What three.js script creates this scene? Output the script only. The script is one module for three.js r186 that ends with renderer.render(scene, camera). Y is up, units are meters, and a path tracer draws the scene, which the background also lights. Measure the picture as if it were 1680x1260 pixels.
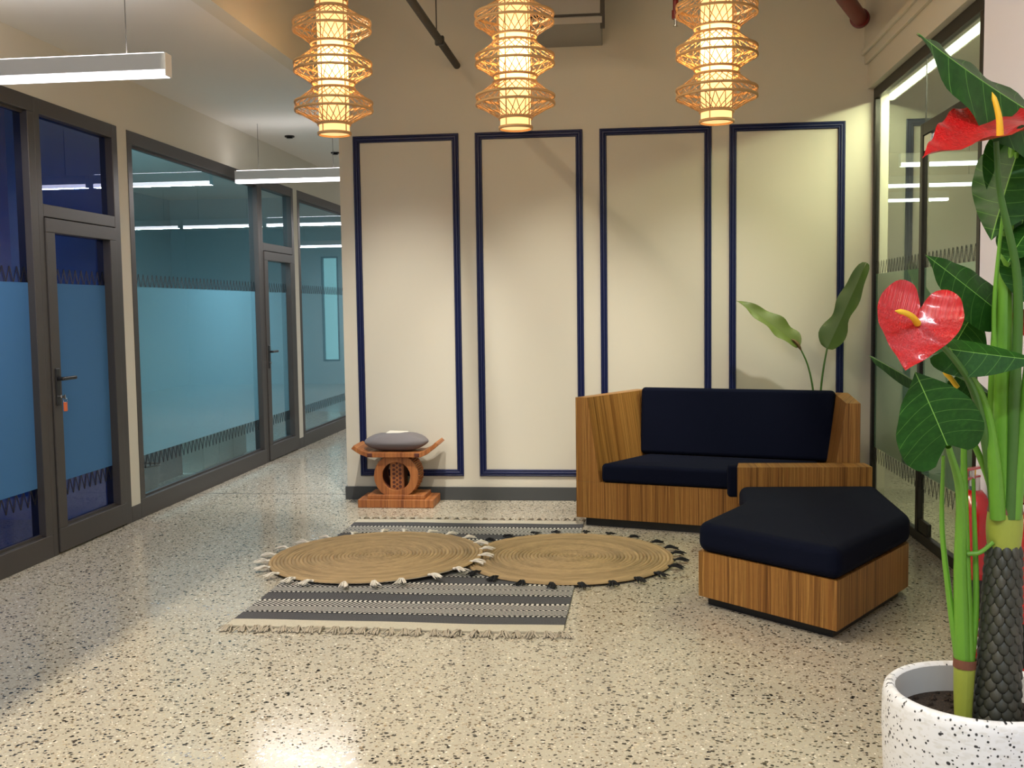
import * as THREE from 'three';
import { mergeGeometries, mergeVertices, toCreasedNormals } from 'three/addons/utils/BufferGeometryUtils.js';
import { RoundedBoxGeometry } from 'three/addons/geometries/RoundedBoxGeometry.js';
import { RectAreaLightUniformsLib } from 'three/addons/lights/RectAreaLightUniformsLib.js';

RectAreaLightUniformsLib.init();
const scene = new THREE.Scene();

// ---------- camera, sky, exposure ----------
const camera = new THREE.PerspectiveCamera(2 * Math.atan(630 / 1705.3) * 180 / Math.PI, 4 / 3, 0.05, 100);
camera.position.set(0, 1.45, 0);
camera.rotation.order = 'YXZ';
camera.rotation.set(-0.0732, 0.1082, -0.0137);
scene.background = new THREE.Color().setRGB(0.55, 0.95, 1.1);          // daylight outside the far office window
const renderer = new THREE.WebGLRenderer({ antialias: true });
renderer.toneMapping = THREE.LinearToneMapping;
renderer.toneMappingExposure = 1.0;
renderer.shadowMap.enabled = true;

// lamp colours and strengths, used by the lamps' builders below
const COOL = new THREE.Color().setRGB(1.0, 0.97, 0.95);
const WARM = new THREE.Color().setRGB(1.0, 0.87, 0.64);
const PEND = new THREE.Color().setRGB(1.0, 0.70, 0.36);
const LAMP = { corridor: 100, office: 95, meeting: 190, cove: 340, entry: 220, pendant: 0.46, inner: 330, spot: 38, up: 17 };

// ---------- small helpers ----------
let seed = 7;
const rnd = () => { seed |= 0; seed = seed + 0x6D2B79F5 | 0; let t = Math.imul(seed ^ seed >>> 15, 1 | seed); t = t + Math.imul(t ^ t >>> 7, 61 | t) ^ t; return ((t ^ t >>> 14) >>> 0) / 4294967296; };
const rr = (a, b) => a + (b - a) * rnd();
const V = (x, y, z) => new THREE.Vector3(x, y, z);
const lin = (r, g, b) => new THREE.Color().setRGB(r, g, b);
const names = {};
function numbered(n) { const k = names[n] = (names[n] ?? -1) + 1; return k ? n + '_' + String(k).padStart(3, '0') : n; }
function clean(g) {
  let o = g.index ? g.toNonIndexed() : g;
  for (const k of Object.keys(o.attributes)) if (!['position', 'normal', 'uv', 'color'].includes(k)) o.deleteAttribute(k);
  return o;
}
function boxUV(g) {                                        // uv in metres from the dominant axis of each face
  const p = g.attributes.position, n = p.count, uv = new Float32Array(n * 2), a = V(), b = V(), c = V();
  for (let i = 0; i < n; i += 3) {
    a.fromBufferAttribute(p, i); b.fromBufferAttribute(p, i + 1); c.fromBufferAttribute(p, i + 2);
    b.sub(a); c.sub(a); b.cross(c); const ax = Math.abs(b.x), ay = Math.abs(b.y), az = Math.abs(b.z);
    for (let k = 0; k < 3; k++) {
      const x = p.getX(i + k), y = p.getY(i + k), z = p.getZ(i + k);
      const [u, v] = ay >= ax && ay >= az ? [x, z] : ax >= az ? [z, y] : [x, y];
      uv[2 * (i + k)] = u; uv[2 * (i + k) + 1] = v;
    }
  }
  g.setAttribute('uv', new THREE.BufferAttribute(uv, 2));
  return g;
}
function merged(gs, uvBox = true) {
  const list = (Array.isArray(gs) ? gs : [gs]).map(clean);
  const g = list.length > 1 ? mergeGeometries(list) : list[0];
  return uvBox ? boxUV(g) : g;
}
function obj(name, gs, m, parent = scene, uvBox = true) {
  const o = new THREE.Mesh(gs.isBufferGeometry && gs.userData.done ? gs : merged(gs, uvBox), m);
  o.name = parent === scene ? numbered(name) : name;
  o.castShadow = o.receiveShadow = true;
  parent.add(o);
  return o;
}
function tag(o, label, category, group) { o.userData.label = label; o.userData.category = category; if (group) o.userData.group = group; return o; }
function thing(name, label, category, p = [0, 0, 0], turn = 0, group) {
  const o = new THREE.Group(); o.name = numbered(name); o.position.set(...p); o.rotation.y = turn; scene.add(o);
  return tag(o, label, category, group);
}
function struct(name, gs, m, label, category, parent = scene) {
  const o = obj(name, gs, m, parent); o.userData.kind = 'structure';
  if (label) tag(o, label, category); return o;
}
function structGroup(name, label, category) { const o = new THREE.Group(); o.name = numbered(name); scene.add(o); o.userData.kind = 'structure'; return tag(o, label, category); }
function bb(x0, x1, y0, y1, z0, z1, r = 0) {
  const w = Math.abs(x1 - x0), h = Math.abs(y1 - y0), d = Math.abs(z1 - z0);
  const g = r ? new RoundedBoxGeometry(w, h, d, 2, Math.min(r, w / 2.01, h / 2.01, d / 2.01)) : new THREE.BoxGeometry(w, h, d);
  return g.translate((x0 + x1) / 2, (y0 + y1) / 2, (z0 + z1) / 2);
}
function tube(pts, r, seg = 24, rad = 8, closed = false) {
  const c = new THREE.CatmullRomCurve3(pts.map(p => p.isVector3 ? p : V(...p)), closed);
  if (typeof r === 'number') return new THREE.TubeGeometry(c, seg, r, rad, closed);
  const g = new THREE.TubeGeometry(c, seg, 1, rad, closed), p = g.attributes.position, q = V();
  for (let i = 0; i <= seg; i++) {
    c.getPointAt(i / seg, q); const s = r(i / seg);
    for (let j = 0; j <= rad; j++) { const k = i * (rad + 1) + j; p.setXYZ(k, q.x + (p.getX(k) - q.x) * s, q.y + (p.getY(k) - q.y) * s, q.z + (p.getZ(k) - q.z) * s); }
  }
  g.computeVertexNormals(); return g;
}
const cyl = (r0, r1, h, x, y, z, seg = 32, open = false) => new THREE.CylinderGeometry(r1, r0, h, seg, 1, open).translate(x, y + h / 2, z);   // r0 below, r1 above, base at y
const lathe = (pts, seg = 48) => new THREE.LatheGeometry(pts.map(p => new THREE.Vector2(...p)), seg);
function prism(pts, y0, y1, bev = 0) {                     // polygon in (x, z), extruded upwards with rounded edges
  const s = new THREE.Shape(pts.map(([x, z]) => new THREE.Vector2(x, -z)));
  const g = new THREE.ExtrudeGeometry(s, { depth: y1 - y0 - 2 * bev, bevelEnabled: bev > 0, bevelSize: bev, bevelThickness: bev, bevelOffset: -bev, bevelSegments: 4, curveSegments: 8 });
  return g.rotateX(-Math.PI / 2).translate(0, y0 + bev, 0);
}
function roundedPoly(pts, r, n = 5) {                      // rounds the corners of a polygon
  const out = [], N = pts.length;
  for (let i = 0; i < N; i++) {
    const [ax, az] = pts[(i + N - 1) % N], [bx, bz] = pts[i], [cx, cz] = pts[(i + 1) % N];
    const la = Math.hypot(ax - bx, az - bz), lc = Math.hypot(cx - bx, cz - bz), ra = Math.min(r, la / 2.2), rc = Math.min(r, lc / 2.2);
    const p = [bx + (ax - bx) / la * ra, bz + (az - bz) / la * ra], q = [bx + (cx - bx) / lc * rc, bz + (cz - bz) / lc * rc];
    for (let k = 0; k <= n; k++) { const t = k / n, u = 1 - t; out.push([u * u * p[0] + 2 * u * t * bx + t * t * q[0], u * u * p[1] + 2 * u * t * bz + t * t * q[1]]); }
  }
  return out;
}
function pad(pts, y0, y1, r, crown = 0.012) {               // upholstered pad: rounded edges and a gently crowned top
  const N = pts.length, cx = pts.reduce((a, p) => a + p[0], 0) / N, cz = pts.reduce((a, p) => a + p[1], 0) / N, nor = [], pos = [], idx = [];
  let area = 0; for (let i = 0; i < N; i++) { const [a, b] = pts[i], [c, d] = pts[(i + 1) % N]; area += a * d - c * b; }
  for (let i = 0; i < N; i++) { const [a, b] = pts[(i + N - 1) % N], [c, d] = pts[(i + 1) % N], l = Math.hypot(c - a, d - b) || 1, s = Math.sign(area); nor.push([s * (d - b) / l, -s * (c - a) / l]); }
  const rings = [];
  for (let k = 0; k <= 6; k++) { const a = -Math.PI / 2 + k / 6 * Math.PI / 2; rings.push([r * (1 - Math.cos(a)), y0 + r + r * Math.sin(a), 1]); }
  for (let k = 0; k <= 6; k++) { const a = k / 6 * Math.PI / 2; rings.push([r * (1 - Math.cos(a)), y1 - r + r * Math.sin(a), 1]); }
  for (const f of [0.92, 0.8, 0.6, 0.4, 0.2, 0.0]) rings.push([r, y1 + crown * (1 - f * f), f]);
  for (const [inset, y, f] of rings) for (let i = 0; i < N; i++) { const x = pts[i][0] - nor[i][0] * inset, z = pts[i][1] - nor[i][1] * inset; pos.push(cx + (x - cx) * f, y, cz + (z - cz) * f); }
  for (let k = 0; k < rings.length - 1; k++) for (let i = 0; i < N; i++) { const j = (i + 1) % N, a = k * N + i, b = k * N + j, c = a + N, d = b + N; area < 0 ? idx.push(a, b, c, b, d, c) : idx.push(a, c, b, b, c, d); }
  const base = pos.length / 3; pos.push(cx, y0, cz); for (let i = 0; i < N; i++) { const j = (i + 1) % N; area < 0 ? idx.push(base, j, i) : idx.push(base, i, j); }
  const g = new THREE.BufferGeometry(); g.setAttribute('position', new THREE.Float32BufferAttribute(pos, 3)); g.setAttribute('uv', new THREE.Float32BufferAttribute(new Float32Array(pos.length / 3 * 2), 2)); g.setIndex(idx); g.computeVertexNormals(); return g;
}
function hexa(b, t) {                                      // eight corners: four below, four above, both counter-clockwise seen from above
  const P = [...b, ...t], F = [[3, 2, 1, 0], [4, 5, 6, 7], [0, 1, 5, 4], [1, 2, 6, 5], [2, 3, 7, 6], [3, 0, 4, 7]], pos = [];
  for (const [i, j, k, l] of F) for (const q of [i, j, k, i, k, l]) pos.push(...P[q]);
  const g = new THREE.BufferGeometry(); g.setAttribute('position', new THREE.Float32BufferAttribute(pos, 3)); g.setAttribute('uv', new THREE.Float32BufferAttribute(new Float32Array(72), 2)); g.computeVertexNormals(); return g;
}

// ---------- textures ----------
function canvasTex(w, h, draw, sizeX = 1, sizeY = 1, srgb = true) {
  const c = document.createElement('canvas'); c.width = w; c.height = h; draw(c.getContext('2d'), w, h);
  const t = new THREE.CanvasTexture(c); t.wrapS = t.wrapT = THREE.RepeatWrapping; t.repeat.set(1 / sizeX, 1 / sizeY); t.magFilter = THREE.LinearFilter;
  if (srgb) t.colorSpace = THREE.SRGBColorSpace; return t;
}
const rgb = (r, g, b, a = 1) => `rgba(${r | 0},${g | 0},${b | 0},${a})`;
const terrazzo = canvasTex(2048, 2048, (x, w, h) => {
  x.fillStyle = rgb(186, 178, 162); x.fillRect(0, 0, w, h);
  const chip = (r0, r1, n, cols) => {
    for (let i = 0; i < n; i++) {
      const cx = rnd() * w, cy = rnd() * h, r = r0 + (r1 - r0) * rnd() ** 2, k = 4 + (rnd() * 4 | 0), a0 = rnd() * 6.3, st = rr(0.45, 1), an = rnd() * 3.14, v = rr(-14, 14);
      const c = cols[rnd() * cols.length | 0], pts = [];
      for (let j = 0; j < k; j++) { const a = a0 + j / k * 6.283 + rr(-0.3, 0.3), q = r * rr(0.75, 1.1), u = Math.cos(a) * q, t = Math.sin(a) * q * st; pts.push([u * Math.cos(an) - t * Math.sin(an), u * Math.sin(an) + t * Math.cos(an)]); }
      x.fillStyle = rgb(c[0] + v, c[1] + v, c[2] + v);
      for (const ox of [-w, 0, w]) for (const oy of [-h, 0, h]) {
        if (cx + ox < -20 || cx + ox > w + 20 || cy + oy < -20 || cy + oy > h + 20) continue;
        x.beginPath(); pts.forEach(([u, t], j) => j ? x.lineTo(cx + ox + u, cy + oy + t) : x.moveTo(cx + ox + u, cy + oy + t)); x.fill();
      }
    }
  };
  chip(2, 6, 30000, [[196, 187, 168], [180, 169, 150], [168, 157, 139], [204, 195, 177]]);
  chip(2.5, 7, 15000, [[214, 206, 188], [202, 188, 160], [190, 176, 152], [166, 154, 136], [222, 214, 198]]);
  chip(2, 8, 8200, [[112, 100, 84], [140, 122, 98], [92, 84, 74]]);
  chip(2, 9, 7600, [[44, 40, 36], [58, 50, 44], [30, 28, 27]]);
  chip(2, 6, 3200, [[240, 236, 226], [232, 224, 206]]);
}, 2.3, 2.3);
function woodTex(base, dark, light, stripes) {
  return canvasTex(1024, 1024, (x, w, h) => {
    x.fillStyle = rgb(...base); x.fillRect(0, 0, w, h);
    for (let i = 0; i < stripes; i++) {
      const px = rnd() * w, wd = rr(1, 14) * (rnd() < 0.2 ? 2 : 1), c = rnd() < 0.55 ? dark : light, a = rr(0.06, 0.42), ph = rnd() * 6.28, am = rr(1, 7), f = 1 + (rnd() * 2 | 0);
      x.strokeStyle = rgb(c[0], c[1], c[2], a); x.lineWidth = wd;
      for (const o of [-w, 0, w]) { x.beginPath(); for (let y = 0; y <= h; y += 16) { const q = px + o + am * Math.sin(ph + f * y / h * 6.2832); y ? x.lineTo(q, y) : x.moveTo(q, y); } x.stroke(); }
    }
    for (let i = 0; i < 5000; i++) { x.fillStyle = rgb(dark[0], dark[1], dark[2], rr(0.05, 0.3)); x.fillRect(rnd() * w, rnd() * h, 1, rr(6, 40)); }
  }, 0.62, 0.9);
}
const teakTex = woodTex([148, 102, 50], [82, 48, 16], [190, 144, 78], 260);
const redwoodTex = woodTex([158, 96, 50], [104, 54, 26], [190, 126, 72], 160);
const noiseTex = (n, lo, hi, size, blur = 0) => canvasTex(n, n, (x, w, h) => {
  const im = x.createImageData(w, h);
  for (let i = 0; i < w * h; i++) { const v = lo + (hi - lo) * rnd(); im.data[4 * i] = im.data[4 * i + 1] = im.data[4 * i + 2] = v; im.data[4 * i + 3] = 255; }
  x.putImageData(im, 0, 0);
}, size, size, false);
const grain = noiseTex(512, 90, 165, 0.5);
const weave = canvasTex(256, 256, (x, w, h) => { for (let i = 0; i < 64; i++) for (let j = 0; j < 64; j++) { const v = (i + j) % 2 ? 175 : 95; x.fillStyle = rgb(v + rr(-25, 25), v, v); x.fillRect(i * 4, j * 4, 4, 4); } }, 0.16, 0.16, false);
const kilim = canvasTex(1400, 2048, (x, w, h) => {
  const mm = h / 2420;                                     // texture rows per millimetre along the rug
  x.fillStyle = rgb(48, 47, 52); x.fillRect(0, 0, w, h);
  const hatch = (y0, y1, step, lw, dir, col) => { x.save(); x.beginPath(); x.rect(0, y0, w, y1 - y0); x.clip(); x.strokeStyle = col; x.lineWidth = lw; const d = (y1 - y0) * 1.25; for (let u = -d * 2; u < w + d * 2; u += step) { x.beginPath(); x.moveTo(u, y0); x.lineTo(u + dir * d, y1); x.stroke(); } x.restore(); };
  const dots = (y, step = 22) => { x.fillStyle = rgb(226, 222, 214); for (let u = 0; u < w; u += step) x.fillRect(u, y, step * 0.52, 6 * mm * 2); };
  const cream = rgb(226, 222, 214), grey = rgb(128, 127, 130);
  let y = 105 * mm, k = 0; const end = h - 105 * mm;
  while (y < end) {
    const fine = 118 * mm, bold = 232 * mm;
    hatch(y, Math.min(y + fine, end), 11, 1.7, k % 2 ? 1 : -1, grey); y += fine; if (y >= end) break;
    x.fillStyle = rgb(24, 24, 28); x.fillRect(0, y, w, Math.min(bold, end - y));
    const m = y + bold * 0.12, n = y + bold * 0.5, o = y + bold * 0.88;
    dots(y + 4 * mm); dots(y + 18 * mm); hatch(m, n, 24, 5.6, 1, cream); hatch(n, o, 24, 5.6, -1, cream); dots(o + 6 * mm);
    y += bold; k++;
  }
  x.fillStyle = rgb(192, 184, 167); x.fillRect(0, 0, w, 105 * mm); x.fillRect(0, h - 105 * mm, w, 105 * mm);
  for (let i = 0; i < 9000; i++) { const v = rr(-1, 1); x.fillStyle = v > 0 ? rgb(255, 250, 240, 0.12 * v) : rgb(90, 80, 64, -0.14 * v); x.fillRect(rnd() * w, rnd() < 0.5 ? rnd() * 105 * mm : h - rnd() * 105 * mm, rr(2, 9), 1.5); }
  const im = x.getImageData(0, 0, w, h); for (let i = 0; i < w * h; i++) { const v = rr(-13, 13); for (let c = 0; c < 3; c++) im.data[4 * i + c] += v; } x.putImageData(im, 0, 0);
});
const leafTex = canvasTex(512, 512, (x, w, h) => {        // u across the blade, v along the midrib
  x.fillStyle = rgb(27, 70, 17); x.fillRect(0, 0, w, h);
  for (let i = 0; i < 900; i++) { x.fillStyle = rnd() < 0.5 ? rgb(20, 56, 14, 0.16) : rgb(50, 100, 28, 0.12); x.beginPath(); x.ellipse(rnd() * w, rnd() * h, rr(4, 26), rr(3, 14), 0, 0, 7); x.fill(); }
  x.strokeStyle = rgb(116, 158, 74, 0.6);
  for (let k = 0; k < 6; k++) for (const s of [-1, 1]) { const v0 = h * (0.90 - k * 0.125); x.lineWidth = 3 - k * 0.25; x.beginPath(); x.moveTo(w / 2, v0); x.quadraticCurveTo(w / 2 + s * w * 0.24, v0 - h * 0.06, w / 2 + s * w * 0.46, v0 - h * 0.26); x.stroke(); }
  x.strokeStyle = rgb(118, 164, 74); x.lineWidth = 5; x.beginPath(); x.moveTo(w / 2, h); x.lineTo(w / 2, 0); x.stroke();
});
const spatheTex = canvasTex(512, 512, (x, w, h) => {
  x.fillStyle = rgb(182, 9, 17); x.fillRect(0, 0, w, h);
  for (let i = 0; i < 700; i++) { x.fillStyle = rnd() < 0.5 ? rgb(150, 4, 14, 0.18) : rgb(212, 40, 42, 0.18); x.beginPath(); x.ellipse(rnd() * w, rnd() * h, rr(3, 22), rr(3, 12), rnd() * 3, 0, 7); x.fill(); }
  x.strokeStyle = rgb(218, 84, 80, 0.45); x.lineWidth = 2;
  for (let k = 0; k < 8; k++) for (const s of [-1, 1]) { const v0 = h * (0.8 - k * 0.09); x.beginPath(); x.moveTo(w / 2, v0); x.quadraticCurveTo(w / 2 + s * w * 0.25, v0 + h * 0.05, w / 2 + s * w * 0.5, v0 - h * 0.08); x.stroke(); }
});
const spatheBump = canvasTex(256, 256, (x, w, h) => {
  x.fillStyle = rgb(120, 120, 120); x.fillRect(0, 0, w, h);
  for (let i = 0; i < 1100; i++) { const v = rr(60, 210); x.fillStyle = rgb(v, v, v, 0.5); x.beginPath(); x.ellipse(rnd() * w, rnd() * h, rr(3, 11), rr(3, 8), rnd() * 3, 0, 7); x.fill(); }
}, 0.45, 0.45, false);
const potTex = canvasTex(1024, 512, (x, w, h) => {
  x.fillStyle = rgb(228, 227, 231); x.fillRect(0, 0, w, h);
  for (let i = 0; i < 2600; i++) { x.fillStyle = rgb(205, 200, 198, 0.3); x.beginPath(); x.ellipse(rnd() * w, rnd() * h, rr(2, 14), rr(1, 5), 0, 0, 7); x.fill(); }
  for (let i = 0; i < 1250; i++) { const v = rr(16, 54), r = rr(0.9, 3.6) * (rnd() < 0.1 ? 1.5 : 1); x.fillStyle = rgb(v, v, v + 4); x.beginPath(); x.ellipse(rnd() * w, rnd() * h, r * rr(0.7, 1.2), r, rnd() * 3, 0, 7); x.fill(); }
});
const soilTex = canvasTex(256, 256, (x, w, h) => { x.fillStyle = rgb(44, 32, 24); x.fillRect(0, 0, w, h); for (let i = 0; i < 2600; i++) { const v = rr(14, 78); x.fillStyle = rgb(v, v * 0.76, v * 0.58); x.beginPath(); x.ellipse(rnd() * w, rnd() * h, rr(1, 4), rr(1, 3), rnd() * 3, 0, 7); x.fill(); } }, 0.2, 0.2);
const carpetTex = canvasTex(512, 512, (x, w, h) => { x.fillStyle = rgb(150, 156, 160); x.fillRect(0, 0, w, h); for (let i = 0; i < 5000; i++) { const v = rr(90, 210); x.strokeStyle = rgb(v, v, v, 0.5); x.lineWidth = rr(1, 3); const a = rnd() * w, b = rnd() * h; x.beginPath(); x.moveTo(a, b); x.lineTo(a + rr(-14, 14), b + rr(-14, 14)); x.stroke(); } }, 0.9, 0.9);
const labelTex = canvasTex(512, 512, (x, w, h) => {
  x.fillStyle = rgb(168, 10, 14); x.fillRect(0, 0, w, h);
  x.fillStyle = rgb(18, 18, 20); x.fillRect(0, 30, w, 250);
  x.fillStyle = rgb(240, 240, 238); x.font = 'bold 96px sans-serif'; x.fillText('D', 250, 130); x.font = 'bold 48px sans-serif'; x.fillText('s', 322, 132);
  x.fillRect(240, 160, 150, 10); x.fillRect(240, 182, 110, 10); x.fillRect(240, 214, 130, 10);
  x.fillStyle = rgb(222, 222, 220); x.fillRect(0, 330, w, 34); x.fillRect(0, 400, w, 26); x.fillRect(0, 452, w, 30);
});

// ---------- materials ----------
const std = (o) => new THREE.MeshStandardMaterial(o);
const phys = (o) => new THREE.MeshPhysicalMaterial(o);
const M = {
  floor: phys({ map: terrazzo, roughness: 0.36, roughnessMap: terrazzo, specularIntensity: 0.7, bumpMap: grain, bumpScale: 0.00006 }),
  wall: std({ color: lin(0.62, 0.58, 0.49), roughness: 0.85, bumpMap: grain, bumpScale: 0.0006 }),
  whiteWall: std({ color: lin(0.71, 0.67, 0.74), roughness: 0.8, bumpMap: grain, bumpScale: 0.0005 }),
  ceiling: std({ color: lin(0.70, 0.67, 0.62), roughness: 0.95 }),
  slab: std({ color: lin(0.36, 0.32, 0.27), roughness: 0.95 }),
  base: std({ color: lin(0.055, 0.058, 0.060), roughness: 0.5 }),
  alu: std({ color: lin(0.075, 0.066, 0.062), roughness: 0.42, metalness: 0.35 }),
  darkAlu: std({ color: lin(0.018, 0.015, 0.013), roughness: 0.4, metalness: 0.3 }),
  blueTrim: std({ color: lin(0.0025, 0.0075, 0.060), roughness: 0.45 }),
  glassBlue: phys({ color: lin(0.22, 0.44, 0.82), transmission: 1, roughness: 0, thickness: 0, ior: 1.5 }),
  glassTeal: phys({ color: lin(0.74, 0.87, 0.92), transmission: 1, roughness: 0, thickness: 0, ior: 1.5 }),
  glassClear: phys({ color: lin(0.86, 0.94, 0.88), transmission: 1, roughness: 0, thickness: 0, ior: 1.5 }),
  film: phys({ color: lin(0.64, 0.77, 0.80), transmission: 0.5, roughness: 0.74, thickness: 0, ior: 1.2 }),
  filmBlue: phys({ color: lin(0.085, 0.26, 0.54), transmission: 0.4, roughness: 0.85, thickness: 0, ior: 1.2 }),
  filmGreen: phys({ color: lin(0.46, 0.60, 0.52), transmission: 0.35, roughness: 0.85, thickness: 0, ior: 1.2 }),
  print: std({ color: lin(0.008, 0.010, 0.016), roughness: 0.5 }),
  black: std({ color: lin(0.008, 0.008, 0.010), roughness: 0.4 }),
  chrome: std({ color: lin(0.6, 0.6, 0.6), roughness: 0.2, metalness: 1 }),
  orange: std({ color: lin(0.75, 0.16, 0.05), roughness: 0.4 }),
  teak: phys({ map: teakTex, roughness: 0.42, specularIntensity: 0.6 }),
  redwood: phys({ map: redwoodTex, roughness: 0.45 }),
  carved: std({ color: lin(0.085, 0.020, 0.012), roughness: 0.6 }),
  navy: phys({ color: lin(0.0026, 0.0042, 0.0145), roughness: 0.95, bumpMap: weave, bumpScale: 0.0005, specularIntensity: 0.25 }),
  greyCloth: std({ color: lin(0.17, 0.155, 0.165), roughness: 0.95, bumpMap: weave, bumpScale: 0.0004 }),
  whiteCloth: std({ color: lin(0.72, 0.69, 0.62), roughness: 0.95 }),
  jute: std({ color: 0xffffff, vertexColors: true, roughness: 0.95 }),
  kilim: std({ map: kilim, roughness: 0.97 }),
  fringe: std({ color: lin(0.46, 0.40, 0.32), roughness: 0.95 }),
  tasselWhite: std({ color: lin(0.80, 0.74, 0.66), roughness: 0.95 }),
  tasselBlack: std({ color: lin(0.010, 0.010, 0.012), roughness: 0.95 }),
  bamboo: std({ color: lin(0.56, 0.34, 0.15), roughness: 0.55 }),
  shade: phys({ color: lin(0.92, 0.76, 0.52), emissive: lin(1.0, 0.70, 0.36), transmission: 0.55, roughness: 1, thickness: 0 }),
  ledHousing: std({ color: lin(0.62, 0.62, 0.62), roughness: 0.5 }),
  led: std({ color: lin(0.9, 0.9, 0.9), emissive: lin(4.2, 3.9, 4.1), roughness: 0.6 }),
  ledWarm: std({ color: lin(0.9, 0.9, 0.9), emissive: lin(4.0, 3.7, 2.9), roughness: 0.6 }),
  wire: std({ color: lin(0.12, 0.11, 0.10), roughness: 0.6 }),
  pipe: std({ color: lin(0.055, 0.047, 0.038), roughness: 0.6, metalness: 0.3, bumpMap: grain, bumpScale: 0.003 }),
  redPaint: std({ color: lin(0.16, 0.008, 0.006), roughness: 0.4 }),
  duct: std({ color: lin(0.30, 0.28, 0.25), roughness: 0.5, metalness: 0.15 }),
  ext: phys({ color: lin(0.42, 0.004, 0.008), roughness: 0.25, clearcoat: 0.6, clearcoatRoughness: 0.1 }),
  extLabel: std({ map: labelTex, roughness: 0.4 }),
  yellow: std({ color: lin(0.80, 0.47, 0.02), roughness: 0.5 }),
  leaf: phys({ map: leafTex, roughness: 0.48, side: THREE.DoubleSide, specularIntensity: 0.4 }),
  leafSlim: std({ color: lin(0.050, 0.105, 0.014), roughness: 0.45, side: THREE.DoubleSide }),
  leafSlimBrown: std({ color: lin(0.095, 0.135, 0.022), roughness: 0.5, side: THREE.DoubleSide }),
  withered: std({ color: lin(0.13, 0.075, 0.03), roughness: 0.8 }),
  petiole: std({ color: lin(0.115, 0.29, 0.022), roughness: 0.42 }),
  petioleDark: std({ color: lin(0.050, 0.135, 0.018), roughness: 0.45 }),
  sheath: std({ color: lin(0.30, 0.34, 0.045), roughness: 0.5 }),
  sheathRim: std({ color: lin(0.16, 0.055, 0.028), roughness: 0.6 }),
  bark: std({ color: lin(0.033, 0.033, 0.024), roughness: 0.5 }),
  barkLight: std({ color: lin(0.050, 0.047, 0.034), roughness: 0.48 }),
  spathe: phys({ map: spatheTex, roughness: 0.34, bumpMap: spatheBump, bumpScale: 0.006, clearcoat: 0.4, clearcoatRoughness: 0.1, side: THREE.DoubleSide }),
  pot: std({ map: potTex, roughness: 0.55 }),
  potInner: std({ color: lin(0.55, 0.53, 0.52), roughness: 0.7 }),
  soil: std({ map: soilTex, roughness: 1, bumpMap: grain, bumpScale: 0.01 }),
  carpet: std({ map: carpetTex, roughness: 1 }),
  roomWall: std({ color: lin(0.46, 0.57, 0.60), roughness: 0.9 }),
  cabinet: std({ color: lin(0.62, 0.60, 0.50), roughness: 0.5 }),
  deskGrey: std({ color: lin(0.16, 0.17, 0.17), roughness: 0.6 }),
  brick: std({ color: lin(0.66, 0.60, 0.40), roughness: 0.85 }),
};

// ---------- the setting ----------
const XL = -3.40, XR = 1.773, ZB = -7.723, CE = -2.12, HC = 3.06, HS = 4.35, ZF = -20, ZN = 3.6, WX = 1.396;
struct('floor', bb(XL - 3.3, 6.2, -0.12, 0, ZF - 0.2, ZN + 0.2), M.floor, 'polished beige terrazzo floor with dark and white stone chips', 'floor');
struct('wall_back', bb(CE, XR + 0.1, 0, HS, ZB - 0.16, ZB), M.wall, 'cream plastered wall carrying four blue moulding frames', 'wall');
struct('baseboard_back', [bb(CE - 0.004, XR, 0, 0.101, ZB, ZB + 0.014, 0.003), bb(CE - 0.014, CE, 0, 0.101, ZB - 0.16, ZB + 0.014, 0.003)], M.base, 'dark grey baseboard under the cream wall', 'baseboard');
struct('ceiling_corridor', [bb(XL - 0.2, CE - 0.1, HC, HC + 0.1, ZF, ZN), bb(CE - 0.1, XR, HC, HC + 0.1, ZF, ZB - 0.16)], M.ceiling, 'pale dropped ceiling over the corridor', 'ceiling');
struct('wall_bulkhead', bb(CE - 0.1, CE, HC, HS, ZB, ZN), M.wall, 'cream bulkhead face rising from the edge of the dropped ceiling', 'wall');
struct('ceiling', bb(CE - 0.1, 6.2, HS, HS + 0.1, ZB - 0.16, ZN), M.slab, 'high exposed slab ceiling over the lounge', 'ceiling');
struct('wall_left', [
  bb(XL - 0.10, XL - 0.005, 2.71, HC, ZF, -3.2),                                      // band above the glazing
  bb(XL - 0.08, XL - 0.004, 0.11, 2.71, -6.94, -6.80), bb(XL - 0.08, XL - 0.004, 0.11, 2.71, -10.70, -10.56),
  bb(XL - 0.10, XL - 0.005, 0, HC, -3.2, ZN), bb(XL - 0.10, XL - 0.005, 0, 2.71, ZF, -14.5),
], M.wall, 'cream plaster band and strips around the glazed office fronts', 'wall');
struct('wall_near', [bb(XL - 0.1, 6.2, 0, HS, ZN, ZN + 0.1)], M.wall, 'plain cream wall closing the lobby', 'wall');
struct('wall_column', [bb(WX, 2.6, 0, HS, -4.3, ZN, 0)], M.whiteWall, 'white wall corner beside the glass door, behind the red flowers', 'wall');
struct('wall_right', [bb(XR - 0.05, XR + 0.10, 2.96, HS, ZB, -4.3), bb(XR, XR + 0.1, 0, 2.96, -5.45, -4.3)], M.wall, 'cream bulkhead above the dark framed glass wall', 'wall');
struct('trim_1', [bb(XR - 0.075, XR - 0.05, 3.13, HS, ZB, -4.3, 0.004), bb(XR - 0.095, XR - 0.075, 3.19, 3.225, ZB, -4.3, 0.004)], M.wall, 'stepped plaster band above the glass wall', 'trim');
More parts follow.
